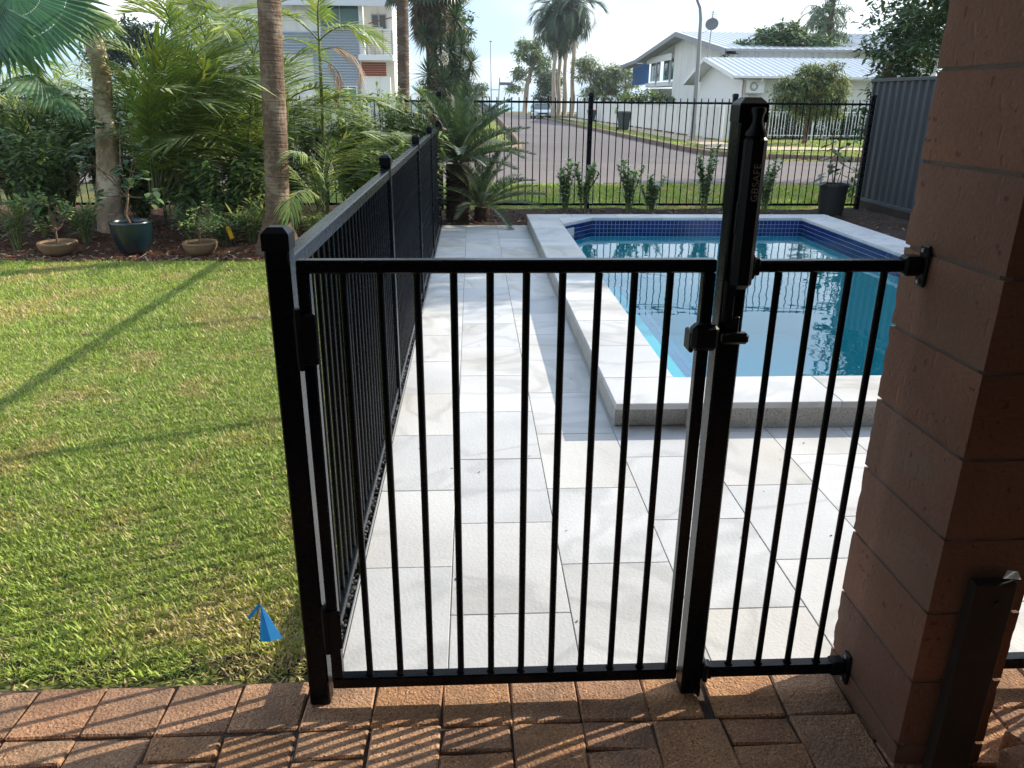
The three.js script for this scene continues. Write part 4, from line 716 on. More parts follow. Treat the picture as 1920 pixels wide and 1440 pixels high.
// pots
const lathe = (p, n = 36) => new THREE.LatheGeometry(p.map((a) => new THREE.Vector2(...a)), n);
{
  const t = thing('teal_pot', 'teal glazed round pot holding a small tree at the lawn edge', 'pot', [-3.545, 0, -8.3]);
  obj('pot_body', lathe([[0, 0], [0.125, 0], [0.15, 0.03], [0.185, 0.13], [0.2, 0.24], [0.2, 0.3], [0.207, 0.305], [0.207, 0.33], [0.19, 0.333], [0.182, 0.3], [0.182, 0.27]]), M.teal, t);
  obj('potting_soil', new GB().tube([[0, 0.26, 0], [0, 0.285, 0]], [0.182, 0.182], 24), M.darkSoil, t);
  const s = thing('potted_tree', 'small tree with rounded leaves growing in the teal pot', 'tree', [-3.545, 0.28, -8.3]); const g = new GB(), f = new GB();
  g.tube([[0, 0, 0], [-0.03, 0.12, 0.01], [0.02, 0.3, 0], [0, 0.6, 0.02], [0.05, 1.0, 0]], [0.018, 0.015, 0.012, 0.008, 0.004], 7);
  const tips = [[-0.28, 0.85, 0.1], [-0.32, 0.65, 0.05], [0.22, 0.55, 0.1], [0.28, 0.3, 0.05], [-0.22, 0.32, 0.1], [0.1, 1.05, -0.1], [-0.15, 1.02, 0.05], [0.2, 0.8, -0.05]];
  limbs(g, [0, 0.3, 0], tips, 0.007, 0.003); obj('trunk', g, M.brownBark, s);
  for (const p of [...tips, [0, 0.6, 0], [0.03, 0.45, 0.05]]) for (let k = 0; k < 14; k++) { const a = rr(0, 6.3), e = rr(-0.5, 0.6), d = [Math.cos(a) * Math.cos(e), Math.sin(e), Math.sin(a) * Math.cos(e)]; f.col = jit(pick([G2, [0.035, 0.1, 0.03]]), 0.25); f.leaf(add(p, [rr(-0.06, 0.06), rr(-0.09, 0.06), rr(-0.06, 0.06)]), d, norm(cross(d, [0.1, 1, 0])), rr(0.08, 0.12), rr(0.05, 0.07), 0.2, 3, [0.4, 1, 0.85, 0], 0.2); }
  obj('crown', f, M.leaf, s);
  const bowl = (x, z, r, lab, lab2, h) => {
    const b = thing('clay_bowl', lab, 'bowl', [x, 0, z], 'shallow clay bowls'); obj('bowl_body', lathe([[0, 0], [r * 0.55, 0], [r * 0.8, 0.035], [r * 0.98, 0.09], [r * 0.94, 0.105], [r, 0.112], [r * 0.98, 0.135], [r * 0.84, 0.132], [r * 0.8, 0.1]]), M.bowl, b);
    obj('potting_soil', new GB().tube([[0, 0.1, 0], [0, 0.116, 0]], [r * 0.86, r * 0.8], 20), M.darkSoil, b);
    const q = thing('bonsai', lab2, 'plant', [x, 0.11, z], 'bonsai in the clay bowls'); const g2 = new GB(), f2 = new GB();
    g2.tube([[0, 0, 0], [0.01, h * 0.3, 0], [-0.02, h * 0.6, 0.01], [0.01, h * 0.95, 0]], [0.012, 0.009, 0.006, 0.003], 6); const tp = Array.from({ length: 9 }, () => [rr(-0.17, 0.17), rr(h * 0.3, h), rr(-0.12, 0.12)]); limbs(g2, [0, h * 0.25, 0], tp, 0.005, 0.002); obj('trunk', g2, M.brownBark, q);
    for (const p of tp) for (let k = 0; k < 15; k++) { const a = rr(0, 6.3), d = norm([Math.cos(a), rr(-0.4, 0.8), Math.sin(a)]); f2.col = jit(pick([G1, G2, G3]), 0.25); f2.leaf(add(p, [rr(-0.05, 0.05), rr(-0.05, 0.05), rr(-0.05, 0.05)]), d, norm(cross(d, [0.1, 1, 0])), rr(0.03, 0.055), rr(0.018, 0.03), 0.1, 2, [0.5, 1, 0]); }
    obj('crown', f2, M.leaf, q);
  };
  bowl(-4.27, -8.2, 0.19, 'shallow weathered clay bowl left of the teal pot', 'small bonsai plant in the left clay bowl', 0.5); bowl(-2.83, -8.2, 0.175, 'shallow weathered clay bowl right of the teal pot', 'small bonsai plant in the right clay bowl', 0.4);
  for (const [x, z, l, a] of [[-2.6, -8.62, 'yellow plastic garden stake left of the smooth palm trunk', 0.25], [-1.62, -8.7, 'yellow plastic garden stake right of the smooth palm trunk', -0.05]]) {
    const k = thing('garden_stake', l, 'stake', [x, 0, z], 'yellow garden stakes'); const b = obj('head', new GB().box(0, 0.16, 0, 0.045, 0.14, 0.03, 0.008), M.yellow, k); obj('spike', new GB().tube([[0, -0.03, 0], [0, 0.1, 0]], [0.004, 0.009], 6), M.plastic, k); k.rotation.z = a;
  }
  const n = thing('black_nursery_pot', 'black plastic nursery pot at the corner by the steel fence', 'pot', [5.12, 0, -11.05]);
  obj('pot_body', lathe([[0, 0.01], [0.155, 0.01], [0.165, 0.04], [0.19, 0.4], [0.2, 0.405], [0.2, 0.45], [0.185, 0.452], [0.18, 0.38]]), M.blackPot, n); obj('potting_soil', new GB().tube([[0, 0.38, 0], [0, 0.4, 0]], 0.183, 20), M.darkSoil, n);
  const y = thing('sapling', 'broad leaved sapling growing in the black nursery pot', 'tree', [5.12, 0.4, -11.05]); const g3 = new GB(), f3 = new GB();
  for (const [dx, dz, h] of [[-0.05, 0, 0.85], [0.04, 0.03, 0.7], [0.0, -0.04, 0.78]]) { g3.tube([[dx * 0.3, 0, dz], [dx * 2, h * 0.5, dz], [dx * 3, h, dz]], [0.007, 0.005, 0.003], 6); for (let k = 0; k < 12; k++) { const q = 0.25 + 0.75 * k / 12, a = k * 2.4, d = [Math.cos(a) * 0.95, -0.15, Math.sin(a) * 0.95]; f3.col = jit(pick([[0.05, 0.07, 0.03], [0.06, 0.05, 0.03], G2]), 0.25); f3.leaf(add([dx * 3 * q, h * q, dz], mul(d, 0.06)), d, norm(cross(d, [0.05, 1, 0])), rr(0.1, 0.17), rr(0.06, 0.09), 0.3, 3, [0.4, 1, 0.7, 0]); } }
  for (let k = 0; k < 8; k++) { const a = rr(2.2, 4.0), d = [Math.cos(a), -0.1, Math.sin(a) * 0.6]; f3.col = jit([0.05, 0.07, 0.03], 0.2); f3.leaf([rr(-0.22, -0.08), rr(0.05, 0.2), rr(-0.08, 0.08)], d, norm(cross(d, [0, 1, 0.05])), 0.13, 0.075, 0.3, 3, [0.4, 1, 0.7, 0]); }
  obj('trunk', g3, M.brownBark, y); obj('crown', f3, M.leaf, y);
}
{ // cycads at the corner of the pool yard
  const cf = [1, 2, 3].map((s) => frond({ L: 1.02, n: 60, leaf: 0.14, w: 0.0125, arch: 0.28 + 0.2 * s, vee: 0.5, droop: 0.02, cols: [[0.06, 0.115, 0.04], [0.085, 0.15, 0.05], [0.045, 0.09, 0.032]], seed: 80 + s, rach: 0.008, a0: 1.2, a1: 0.7, seg: 2, start: 0.12 }));
  const cyc = (label, x, z, h, r, n, s, lo, right) => {
    const t = thing('cycad', label, 'cycad', [x, 0, z], 'cycads in the corner bed'), b = new GB();
    const P = [], q = []; for (let i = 0; i <= 30; i++) { P.push([0, -0.03 + h * i / 30, 0]); q.push(r * (1 + 0.12 * (i % 2) - 0.1 * i / 30)); } b.tube(P, q, 16, true);
    for (let i = 0; i < 90 * h; i++) { const a = i * 2.4, y = h * (i / (90 * h)), d = [Math.cos(a), 0.35, Math.sin(a)]; b.leaf([Math.cos(a) * r * 0.9, y, Math.sin(a) * r * 0.9], d, [-Math.sin(a), 0, Math.cos(a)], 0.055, 0.05, 0.2, 2, [1, 0.7, 0]); }
    obj('trunk', b, M.darkBark, t);
    for (let i = 0; i < n; i++) { const u = i / n, el = 1.45 - (1.45 - lo) * Math.pow(u, 0.9); putFrond(t, cf[i % 3], M.palmLeaf, 0, h - 0.02, 0, i * 2.399 + (right ? 0 : 0.4), el + rr(-0.1, 0.1), s * rr(0.88, 1.1)); }
    return t;
  };
  const a = cyc('large cycad with a dark shaggy trunk at the end of the side fence', -0.2, -10.62, 0.76, 0.155, 66, 0.98, 0.18, false);
  const dead = frond({ L: 0.8, n: 40, leaf: 0.12, w: 0.009, arch: 1.3, vee: 0.2, droop: 0.2, cols: [STRAW, [0.2, 0.16, 0.1]], seed: 88, rach: 0.008, seg: 2 }); for (let i = 0; i < 4; i++) putFrond(a, dead, M.palmLeaf, 0, 0.7, 0, rr(0.6, 2.6), rr(-0.9, -0.3), rr(0.7, 0.95));
  cyc('small low cycad right of the large cycad', 0.12, -10.5, 0.22, 0.1, 30, 0.85, 0.1, true);
  const Y = [['leftmost young shrub in front of the back fence', 1.33, -11.3, 0.74], ['young shrub second from the left before the back fence', 1.6, -11.35, 0.72], ['young shrub in the middle before the back fence', 2.25, -11.3, 0.74], ['small young shrub beside the middle shrub at the back fence', 2.56, -11.25, 0.52], ['tallest young shrub, left of the latch post, before the back fence', 3.36, -11.3, 0.92], ['young shrub right of the latch post before the back fence', 4.25, -11.3, 0.74]];
  for (const [l, x, z, h] of Y) shrub('young_shrub', l, 'shrub', x, z, h, Math.round(6 + h * 5), 42, 0.042, 0.105, [G1, G2, [0.08, 0.17, 0.05]], 0.22, 0.55, 'young shrubs along the back fence');
}
{ // survey flag and a few dropped leaves
  const t = thing('survey_flag', 'small bent blue plastic flag on a wire in the lawn', 'flag', [-0.69, 0, -1.955]);
  obj('wire', new GB().tube([[0, -0.03, 0], [0.02, 0.05, 0.01], [0.045, 0.125, 0.0]], 0.0012, 6), M.plastic, t);
  const f = new GB(); f.quad([0.015, 0.11, 0.012], [0.02, 0.1, 0.014], [0.055, 0.14, 0.004], [0.05, 0.15, 0.0]); f.tri([0.055, 0.145, 0.003], [0.044, 0.026, 0.02], [0.078, 0.03, 0.024]); f.tri([0.055, 0.145, 0.003], [0.078, 0.03, 0.024], [0.108, 0.026, 0.004]); f.tri([0.055, 0.145, 0.003], [0.105, 0.026, 0.004], [0.07, 0.1, -0.006]);
  obj('film', f, M.flagBlue, t);
  const im = new THREE.InstancedMesh(new GB().box(0, 0, 0, 0.014, 0.002, 0.006, 0.0008, 0, 0.001).geo(), std({ color: lin(0.05, 0.04, 0.03), roughness: 0.9 }), 26), q = new THREE.Object3D();
  for (let i = 0; i < 26; i++) { q.position.set(rr(-0.35, 1.9), 0.0025, rr(-5, -1.9)); if (q.position.x > 0.66 && q.position.z < -3.45) q.position.z = -2.5; q.rotation.y = rr(0, 6); q.scale.set(rr(0.25, 1), 1, rr(0.4, 1)); q.updateMatrix(); im.setMatrixAt(i, q.matrix); }
  im.name = 'dropped_leaf_bits'; im.castShadow = im.receiveShadow = true; scene.add(tag(im, 'tiny dry leaf bits scattered on the stone tiles', 'litter', null, 'stuff'));
}

// ---------------------------------------------------------------- trees beyond the fences
function tree(name, label, x, z, trunkPts, r, tips, blobs, clumps, per, cr, lw, ll, cols, bark, group, m = M.darkLeaf) {
  const t = thing(name, label, 'tree', [x, -0.07, z], group), g = new GB();
  g.tube(trunkPts, trunkPts.map((_, i) => r * (1 - 0.6 * i / (trunkPts.length - 1))), 10); limbs(g, trunkPts[trunkPts.length - 2], tips, r * 0.5, r * 0.15);
  obj('trunk', g, bark, t); const f = new GB(); crown(f, blobs, clumps, per, cr, lw, ll, cols); obj('crown', f, m, t); return t;
}
const DK = [[0.03, 0.08, 0.024], [0.042, 0.105, 0.028], [0.06, 0.125, 0.03]], MD = [[0.075, 0.15, 0.035], [0.1, 0.19, 0.04], [0.15, 0.22, 0.05]], PALE = [[0.26, 0.32, 0.1], [0.22, 0.28, 0.1], [0.33, 0.37, 0.11]];
tree('shade_tree', 'large dark leafy tree behind the steel fence at the right', 8.3, -12.8, [[0, 0, 0], [0.1, 1.2, 0.1], [0, 2.4, 0.2], [0.2, 3.6, 0.4]], 0.24, [[-1.4, 3.2, 0.2], [-1.0, 3.9, 0.8], [1.2, 3.8, 1], [0.6, 4.2, 1.8], [-0.6, 3, -0.8], [-1.6, 3.4, 0.6]],
  [[-0.7, 3.0, -0.3, 1.3, 1.1, 1.2], [0.2, 4.1, 1.2, 1.9, 1.25, 1.7], [0.2, 4.0, 2.7, 1.9, 1.25, 1.4], [-1.0, 3.7, 1.2, 1.1, 1.0, 1.4], [-1.6, 2.6, -0.2, 0.5, 0.5, 0.6]], 1350, 30, 0.3, 0.05, 0.1, [...DK, ...DK, MD[0]], M.brownBark, 'trees beyond the right boundary');
tree('tall_tree', 'tall dark tree with yellow flowers at the right behind the shade tree', 11.6, -17.6, [[0, 0, 0], [0.1, 2, 0], [0, 4, 0], [0.1, 7, 0]], 0.3, [[-2, 4.5, 0], [2, 5, 0], [-1.5, 7, 0], [1, 8, 0], [-3, 6.5, 0]],
  [[-1.2, 3.7, 0, 1.7, 1.5, 1.5], [0.6, 5.2, 0, 2.4, 2.0, 1.9], [-2.2, 6.3, -0.2, 2.2, 1.5, 1.6], [0.4, 7.4, 0, 2.4, 1.5, 1.8], [1.8, 3.6, 0, 1.6, 1.4, 1.5], [-2.6, 2.7, 0.2, 0.7, 0.8, 0.8]], 1150, 26, 0.36, 0.07, 0.15, [...DK, ...DK, MD[0], MD[1]], M.brownBark, 'trees beyond the right boundary');
{ const t = scene.children[scene.children.length - 1], f = new GB(); crown(f, [[-2.55, 3.65, 1.2, 0.25, 0.18, 0.2], [-2.2, 3.9, 1.2, 0.3, 0.15, 0.2]], 14, 14, 0.12, 0.05, 0.12, [[0.6, 0.4, 0.02], [0.5, 0.42, 0.05]]); obj('flower_cluster', f, M.leaf, t); }
tree('mango_tree', 'broad green tree behind the small white house', 19.5, -52, [[0, 0, 0], [0, 2, 0], [0.2, 3.5, 0]], 0.3, [[-2, 4.5, 0], [2, 4.5, 0], [0, 5.4, 0]], [[-2.1, 4.2, 0, 1.3, 1.0, 1.2], [-0.3, 5.0, 0, 1.5, 1.2, 1.4], [1.6, 4.5, 0, 1.6, 1.0, 1.4], [3.2, 4.1, 0, 1.2, 0.9, 1.2]], 520, 24, 0.42, 0.14, 0.32, [...MD, MD[2], DK[2]], M.brownBark, 'trees beyond the right boundary');
tree('weeping_tree', 'small yellow green bushy tree before the small white house', 13.0, -31.2, [[0, 0, 0], [0.05, 0.8, 0], [0, 1.5, 0]], 0.1, [[-0.7, 2.2, 0], [0.7, 2.3, 0], [0, 2.7, 0]], [[-0.65, 1.85, 0, 0.85, 0.75, 0.8], [0.35, 2.3, 0, 0.95, 0.8, 0.8], [0.7, 1.6, 0.2, 0.8, 0.7, 0.7], [-0.3, 2.6, 0, 0.5, 0.4, 0.4], [0, 1.3, 0, 0.8, 0.5, 0.7]], 420, 30, 0.24, 0.05, 0.17, [[0.2, 0.26, 0.05], [0.15, 0.21, 0.045], [0.28, 0.31, 0.07], [0.09, 0.14, 0.035]], M.brownBark, 'trees beyond the right boundary');
tree('boundary_creeper', 'dark ivy covered stump at the right end of the back fence', 6.75, -13.2, [[0, 0, 0], [0.02, 1, 0], [0, 2.2, 0]], 0.12, [[0.1, 2.4, 0], [-0.1, 2.1, 0]], [[0, 0.7, 0, 0.38, 0.8, 0.4], [0.05, 1.5, 0, 0.42, 0.7, 0.42], [0.2, 2.2, 0, 0.5, 0.5, 0.5]], 110, 24, 0.17, 0.06, 0.1, [...DK, MD[0]], M.brownBark, 'trees beyond the right boundary');
tree('far_gum_tree', 'tall pale green tree at the end of the side street', 7.0, -96, [[-0.8, 0, 0], [-0.6, 3, 0], [0, 5, 0], [0.2, 7, 0]], 0.32, [[-1.4, 6, 0], [1.2, 6.5, 0], [0.2, 8, 0], [-1.6, 3.4, 0.4]], [[-0.4, 6.6, 0, 1.7, 1.6, 1.6], [0.9, 5.2, 0, 1.4, 1.5, 1.4], [-1.3, 4.2, 0, 1.2, 0.9, 1.2], [-1.9, 2.7, 0, 0.9, 0.5, 0.9], [1.6, 3.6, 0, 1.5, 1.5, 1.2]], 260, 22, 0.55, 0.16, 0.4, [...PALE, ...MD], M.paleBark, 'trees along the side street');
tree('far_gum_tree', 'feathery grey green tree right of the tall royal palms', 11.8, -80, [[0, 0, 0], [0, 2.5, 0], [0.2, 4, 0]], 0.22, [[-1.2, 4.6, 0], [1.2, 4.4, 0]], [[-0.7, 4.2, 0, 1.5, 1.5, 1.3], [1.3, 3.5, 0, 1.4, 1.4, 1.3], [0.4, 2.0, 0, 1.9, 1.2, 1.2], [2.4, 2.0, 0, 1.0, 1.2, 1.0]], 300, 20, 0.5, 0.1, 0.45, [...PALE, [0.13, 0.13, 0.07]], M.paleBark, 'trees along the side street');
tree('far_gum_tree', 'small thin tree left of the blue clad house', 17.0, -92, [[0, 0, 0], [0.2, 2.5, 0], [0.1, 4, 0]], 0.18, [[-1, 4.5, 0], [1, 4.4, 0]], [[-0.4, 4.4, 0, 1.5, 1.0, 1.1], [0.9, 3.5, 0, 1.2, 0.9, 1], [-1.2, 3.0, 0, 0.8, 0.7, 0.8]], 110, 18, 0.5, 0.12, 0.36, PALE, M.paleBark, 'trees along the side street');
tree('far_gum_tree', 'small dark tree at the street end left of the street sign', 0.4, -100, [[0, 0, 0], [0.1, 1.5, 0], [0.3, 2.8, 0]], 0.15, [[-1, 2.8, 0], [1, 3, 0]], [[0.6, 2.4, 0, 1.0, 1.1, 0.9], [-0.9, 1.9, 0, 1.1, 0.8, 0.9], [-2.2, 1.5, 0, 1.2, 0.8, 0.9]], 130, 18, 0.45, 0.13, 0.34, MD, M.brownBark, 'trees along the side street');
tree('far_gum_tree', 'low dark tree behind the parked silver car', 8.8, -90, [[0, 0, 0], [0, 1.5, 0], [0, 3, 0]], 0.15, [[-1, 3, 0], [1, 3, 0]], [[-0.3, 3.2, 0, 1.4, 1.6, 1], [-1.0, 1.3, 0, 1.3, 1.2, 1]], 150, 20, 0.45, 0.13, 0.34, DK, M.brownBark, 'trees along the side street');
tree('street_hedge', 'leafy hedge behind the white fence before the blue clad house', 11.4, -54, [[0, 0, 0], [0, 0.8, 0], [0, 1.2, 0]], 0.08, [[-0.8, 1.3, 0], [0.8, 1.3, 0]], [[-0.9, 1.3, -0.5, 0.9, 0.9, 0.8], [0.3, 1.5, -0.5, 1.1, 0.9, 0.8], [1.4, 1.2, -0.5, 0.9, 0.8, 0.8]], 230, 20, 0.28, 0.09, 0.2, [...MD, G3], M.brownBark);
tree('pine_tree', 'dark layered pine beside the far palm', 23.2, -54, [[0, 0, 0], [0, 4, 0], [0, 9.5, 0]], 0.3, [[0, 9, 0]], [4.6, 5.5, 6.3, 7.1, 7.9, 8.6].map((y, i) => [0, y, 0, 1.9 - i * 0.22, 0.18, 1.9 - i * 0.22]), 190, 20, 0.35, 0.06, 0.3, DK, M.brownBark, 'trees beyond the right boundary');
{ // royal palms in the side street
  const rf = [1, 2, 3].map((s) => frond({ L: 3.3, n: 34, leaf: 0.95, w: 0.075, arch: 1.6 + 0.3 * s, vee: 0.1, droop: 0.6, cols: [[0.07, 0.12, 0.05], [0.09, 0.15, 0.06], [0.05, 0.09, 0.04]], seed: 90 + s, rach: 0.04, seg: 2 }));
  const P = [['leftmost royal palm of the group by the silver car', 8.15, -82, 8.3], ['second royal palm from the left in the group by the silver car', 8.75, -83, 7.5], ['third royal palm from the left in the group by the silver car', 9.3, -82.5, 9.2], ['rightmost royal palm of the group by the silver car', 9.95, -81.5, 8.7]];
  for (const [l, x, z, h] of P) {
    const t = thing('royal_palm', l, 'palm', [x, -0.07, z], 'royal palms in the side street');
    obj('trunk', new GB().tube(Array.from({ length: 12 }, (_, i) => [0.06 * Math.sin(i), h * i / 11, 0]), Array.from({ length: 12 }, (_, i) => 0.23 - 0.06 * i / 11 + 0.02 * Math.sin(i * 0.9)), 14), M.paleBark, t);
    obj('crownshaft', new GB().tube([[0, h, 0], [0, h + 0.5, 0], [0, h + 1.1, 0]], [0.2, 0.22, 0.1], 10), M.stem, t);
    for (let i = 0; i < 22; i++) putFrond(t, rf[i % 3], M.palmLeaf, 0, h + 1.0, 0, i * 2.4, 1.35 - 2.1 * i / 22, rr(0.85, 1.05));
  }
  const far = thing('far_palm', 'dark palm crown rising behind the small white house', 'palm', [25.2, -0.07, -60]);
  obj('trunk', new GB().tube([[0, 0, 0], [0.1, 4, 0], [0, 7.4, 0]], [0.2, 0.16, 0.13], 10), M.brownBark, far);
  for (let i = 0; i < 18; i++) putFrond(far, rf[i % 3], M.palmLeaf, 0, 7.4, 0, i * 2.4, 1.3 - 1.9 * i / 18, rr(0.55, 0.68));
  const sk = thing('skirted_palm', 'tall palm with hanging dead fronds left of the street', 'palm', [-1.35, -0.07, -29]);
  obj('trunk', new GB().tube([[0, 0, 0], [0, 2.5, 0], [0, 5.2, 0]], [0.24, 0.2, 0.18], 12), M.brownBark, sk);
  const fan = fanLeaf(1.0, 3.6, 26, 0.4, [[0.04, 0.08, 0.03], [0.05, 0.1, 0.035]], 101), fanD = fanLeaf(0.95, 2.2, 22, 0.3, [[0.26, 0.2, 0.13], [0.2, 0.15, 0.1]], 102);
  for (let i = 0; i < 18; i++) { const o = obj('fan_leaf', fan, M.palmLeaf, sk), a = i * 2.4, e = rr(-0.3, 0.9); o.position.set(Math.sin(a) * 0.8, 5.2 + 0.7 * Math.sin(e), Math.cos(a) * 0.8); o.rotation.order = 'YXZ'; o.rotation.set(0.3 - e * 0.5, a, 0); }
  for (let i = 0; i < 22; i++) { const o = obj('dead_leaf', fanD, M.palmLeaf, sk), a = i * 2.4; o.position.set(Math.sin(a) * 0.2, 5.0 - 1.0 * (i / 22), Math.cos(a) * 0.2); o.rotation.order = 'YXZ'; o.rotation.set(1.25 + rr(-0.15, 0.15), a, 0); }
  const tp = thing('street_palm', 'palm with a rough mottled trunk before the apartment balcony', 'palm', [-1.98, -0.07, -24]);
  obj('trunk', ringTrunk([[0, 0, 0], [0.02, 1.5, 0], [0.08, 4.2, 0], [0.1, 7.5, 0]], () => 0.165, 0.09, 0.06, 16), std({ name: 'mottled palm bark', color: lin(0.62, 0.58, 0.54), map: T.bark, bumpMap: T.barkB, bumpScale: 0.02, roughness: 0.95 }), tp);
  for (let i = 0; i < 14; i++) putFrond(tp, rf[i % 3], M.palmLeaf, 0.1, 7.5, 0, i * 2.4, rr(-0.1, 1.2), 0.9);
}
{ // yucca clump
  const t = thing('yucca_clump', 'tall many headed yucca clump at the left corner of the street', 'yucca', [-0.85, -0.07, -28]);
  const ros = [1, 2].map((s) => { const keep = R; R = rng(110 + s); const g = new GB(); for (let i = 0; i < 130; i++) { const a = i * 2.4, e = 1.45 - 2.3 * Math.pow(i / 130, 0.8) + rr(-0.1, 0.1), d = [Math.cos(a) * Math.cos(e), Math.sin(e), Math.sin(a) * Math.cos(e)]; g.col = i > 112 && R() < 0.5 ? jit([0.3, 0.2, 0.08]) : jit(pick([[0.08, 0.15, 0.06], [0.11, 0.19, 0.075], [0.06, 0.11, 0.05]])); g.leaf([0, -0.15 * i / 130, 0], d, norm(cross(d, [0.02, 1, 0])), rr(0.55, 0.75), 0.045, 0.12, 2, [0.7, 1, 0]); } R = keep; return g.geo(); });
  const heads = [[-0.55, 2.4, 0.2], [-0.1, 2.1, 0.35], [0.3, 2.6, 0], [0.62, 2.2, 0.1], [0.15, 3.2, -0.1], [-0.35, 3.1, -0.2], [0.55, 3.3, -0.2], [0.85, 2.75, -0.1], [-0.75, 1.7, 0.3], [0.2, 1.75, 0.4], [-0.2, 3.9, -0.3], [0.35, 4.2, -0.3], [-0.7, 3.6, -0.3], [0.75, 1.75, 0.2], [-0.3, 1.45, 0.4]], st = new GB();
  for (const h of heads) { st.tube([[h[0] * 0.3, 0, h[2] * 0.3], [h[0] * 0.6, h[1] * 0.5, h[2] * 0.6], h], [0.09, 0.06, 0.04], 7); const o = obj('rosette', pick(ros), M.palmLeaf, t); o.position.set(...h); o.rotation.set(rr(-0.3, 0.3), rr(0, 6), rr(-0.3, 0.3)); o.scale.setScalar(rr(0.85, 1.15)); }
  obj('stem', st, M.brownBark, t);
  const fl = new GB(); for (let i = 0; i < 60; i++) { fl.col = [0.7, 0.66, 0.5]; const a = i * 2.4, y = 2.65 + 0.4 * i / 60, r = 0.1 * Math.sin(Math.PI * i / 60) + 0.02; fl.leaf([-0.02 + Math.cos(a) * r, y, 0.5 + Math.sin(a) * r], [Math.cos(a) * 0.5, -0.6, Math.sin(a) * 0.5], [-Math.sin(a), 0, Math.cos(a)], 0.07, 0.05, 0, 2, [0.6, 1, 0]); } obj('flower_spike', fl, M.leaf, t);
  tree('creeper_tree', 'dark leafy column tree behind the yucca clump', -0.75, -33, [[0, 0, 0], [0, 3, 0], [0, 6, 0]], 0.2, [[0.4, 6, 0]], [[0.1, 4.8, 0, 0.75, 1.6, 0.7], [0.0, 2.6, 0, 0.7, 1.2, 0.7]], 150, 22, 0.28, 0.09, 0.2, DK, M.brownBark);
}

tree('dark_garden_tree', 'dark leafy tree left of the apartment block', -15.8, -41, [[0, 0, 0], [0.1, 2, 0], [0, 3.6, 0]], 0.2, [[-1, 4, 0], [1, 4.2, 0]], [[-0.2, 4.2, 0, 1.5, 0.8, 1.2], [-1.5, 3.2, 0, 1.6, 1.2, 1.2], [1.2, 3.4, 0, 1.4, 1.0, 1.2]], 260, 20, 0.35, 0.12, 0.24, DK, M.brownBark);
// ---------------------------------------------------------------- left: apartment block, white boundary wall
function corr(w, h, pitch, amp, vertical) { // corrugated sheet in the xy plane, facing +z
  const g = new GB(), n = Math.round((vertical ? w : h) / pitch * 4), L = vertical ? w : h, q = (i) => [L * i / n, amp * [0, 1, 0, -1][i % 4]];
  for (let i = 0; i < n; i++) { const [a, za] = q(i), [b, zb] = q(i + 1); if (vertical) g.quad([a, 0, za], [b, 0, zb], [b, h, zb], [a, h, za]); else g.quad([0, a, za], [w, a, za], [w, b, zb], [0, b, zb]); }
  return g.geo();
}
function windowUnit(parent, x, y, z, w, h, gm, fm, mull = 1, face = 0) {
  const f = new GB(), t = 0.06; f.box(0, h / 2 - t / 2, 0, w, t, 0.1, 0.005); f.box(0, -h / 2 + t / 2, 0, w, t, 0.1, 0.005); f.box(-w / 2 + t / 2, 0, 0, t, h - 2 * t, 0.1, 0.005); f.box(w / 2 - t / 2, 0, 0, t, h - 2 * t, 0.1, 0.005); for (let k = 1; k <= mull; k++) f.box(-w / 2 + w * k / (mull + 1), 0, 0.004, t, h - 2 * t, 0.08, 0.005);
  const o = obj('window', f, fm, parent); o.position.set(x, y, z); o.rotation.y = face; obj('pane', new GB().box(0, 0, -0.01, w - t, h - t, 0.02, 0.001), gm, o); return o;
}
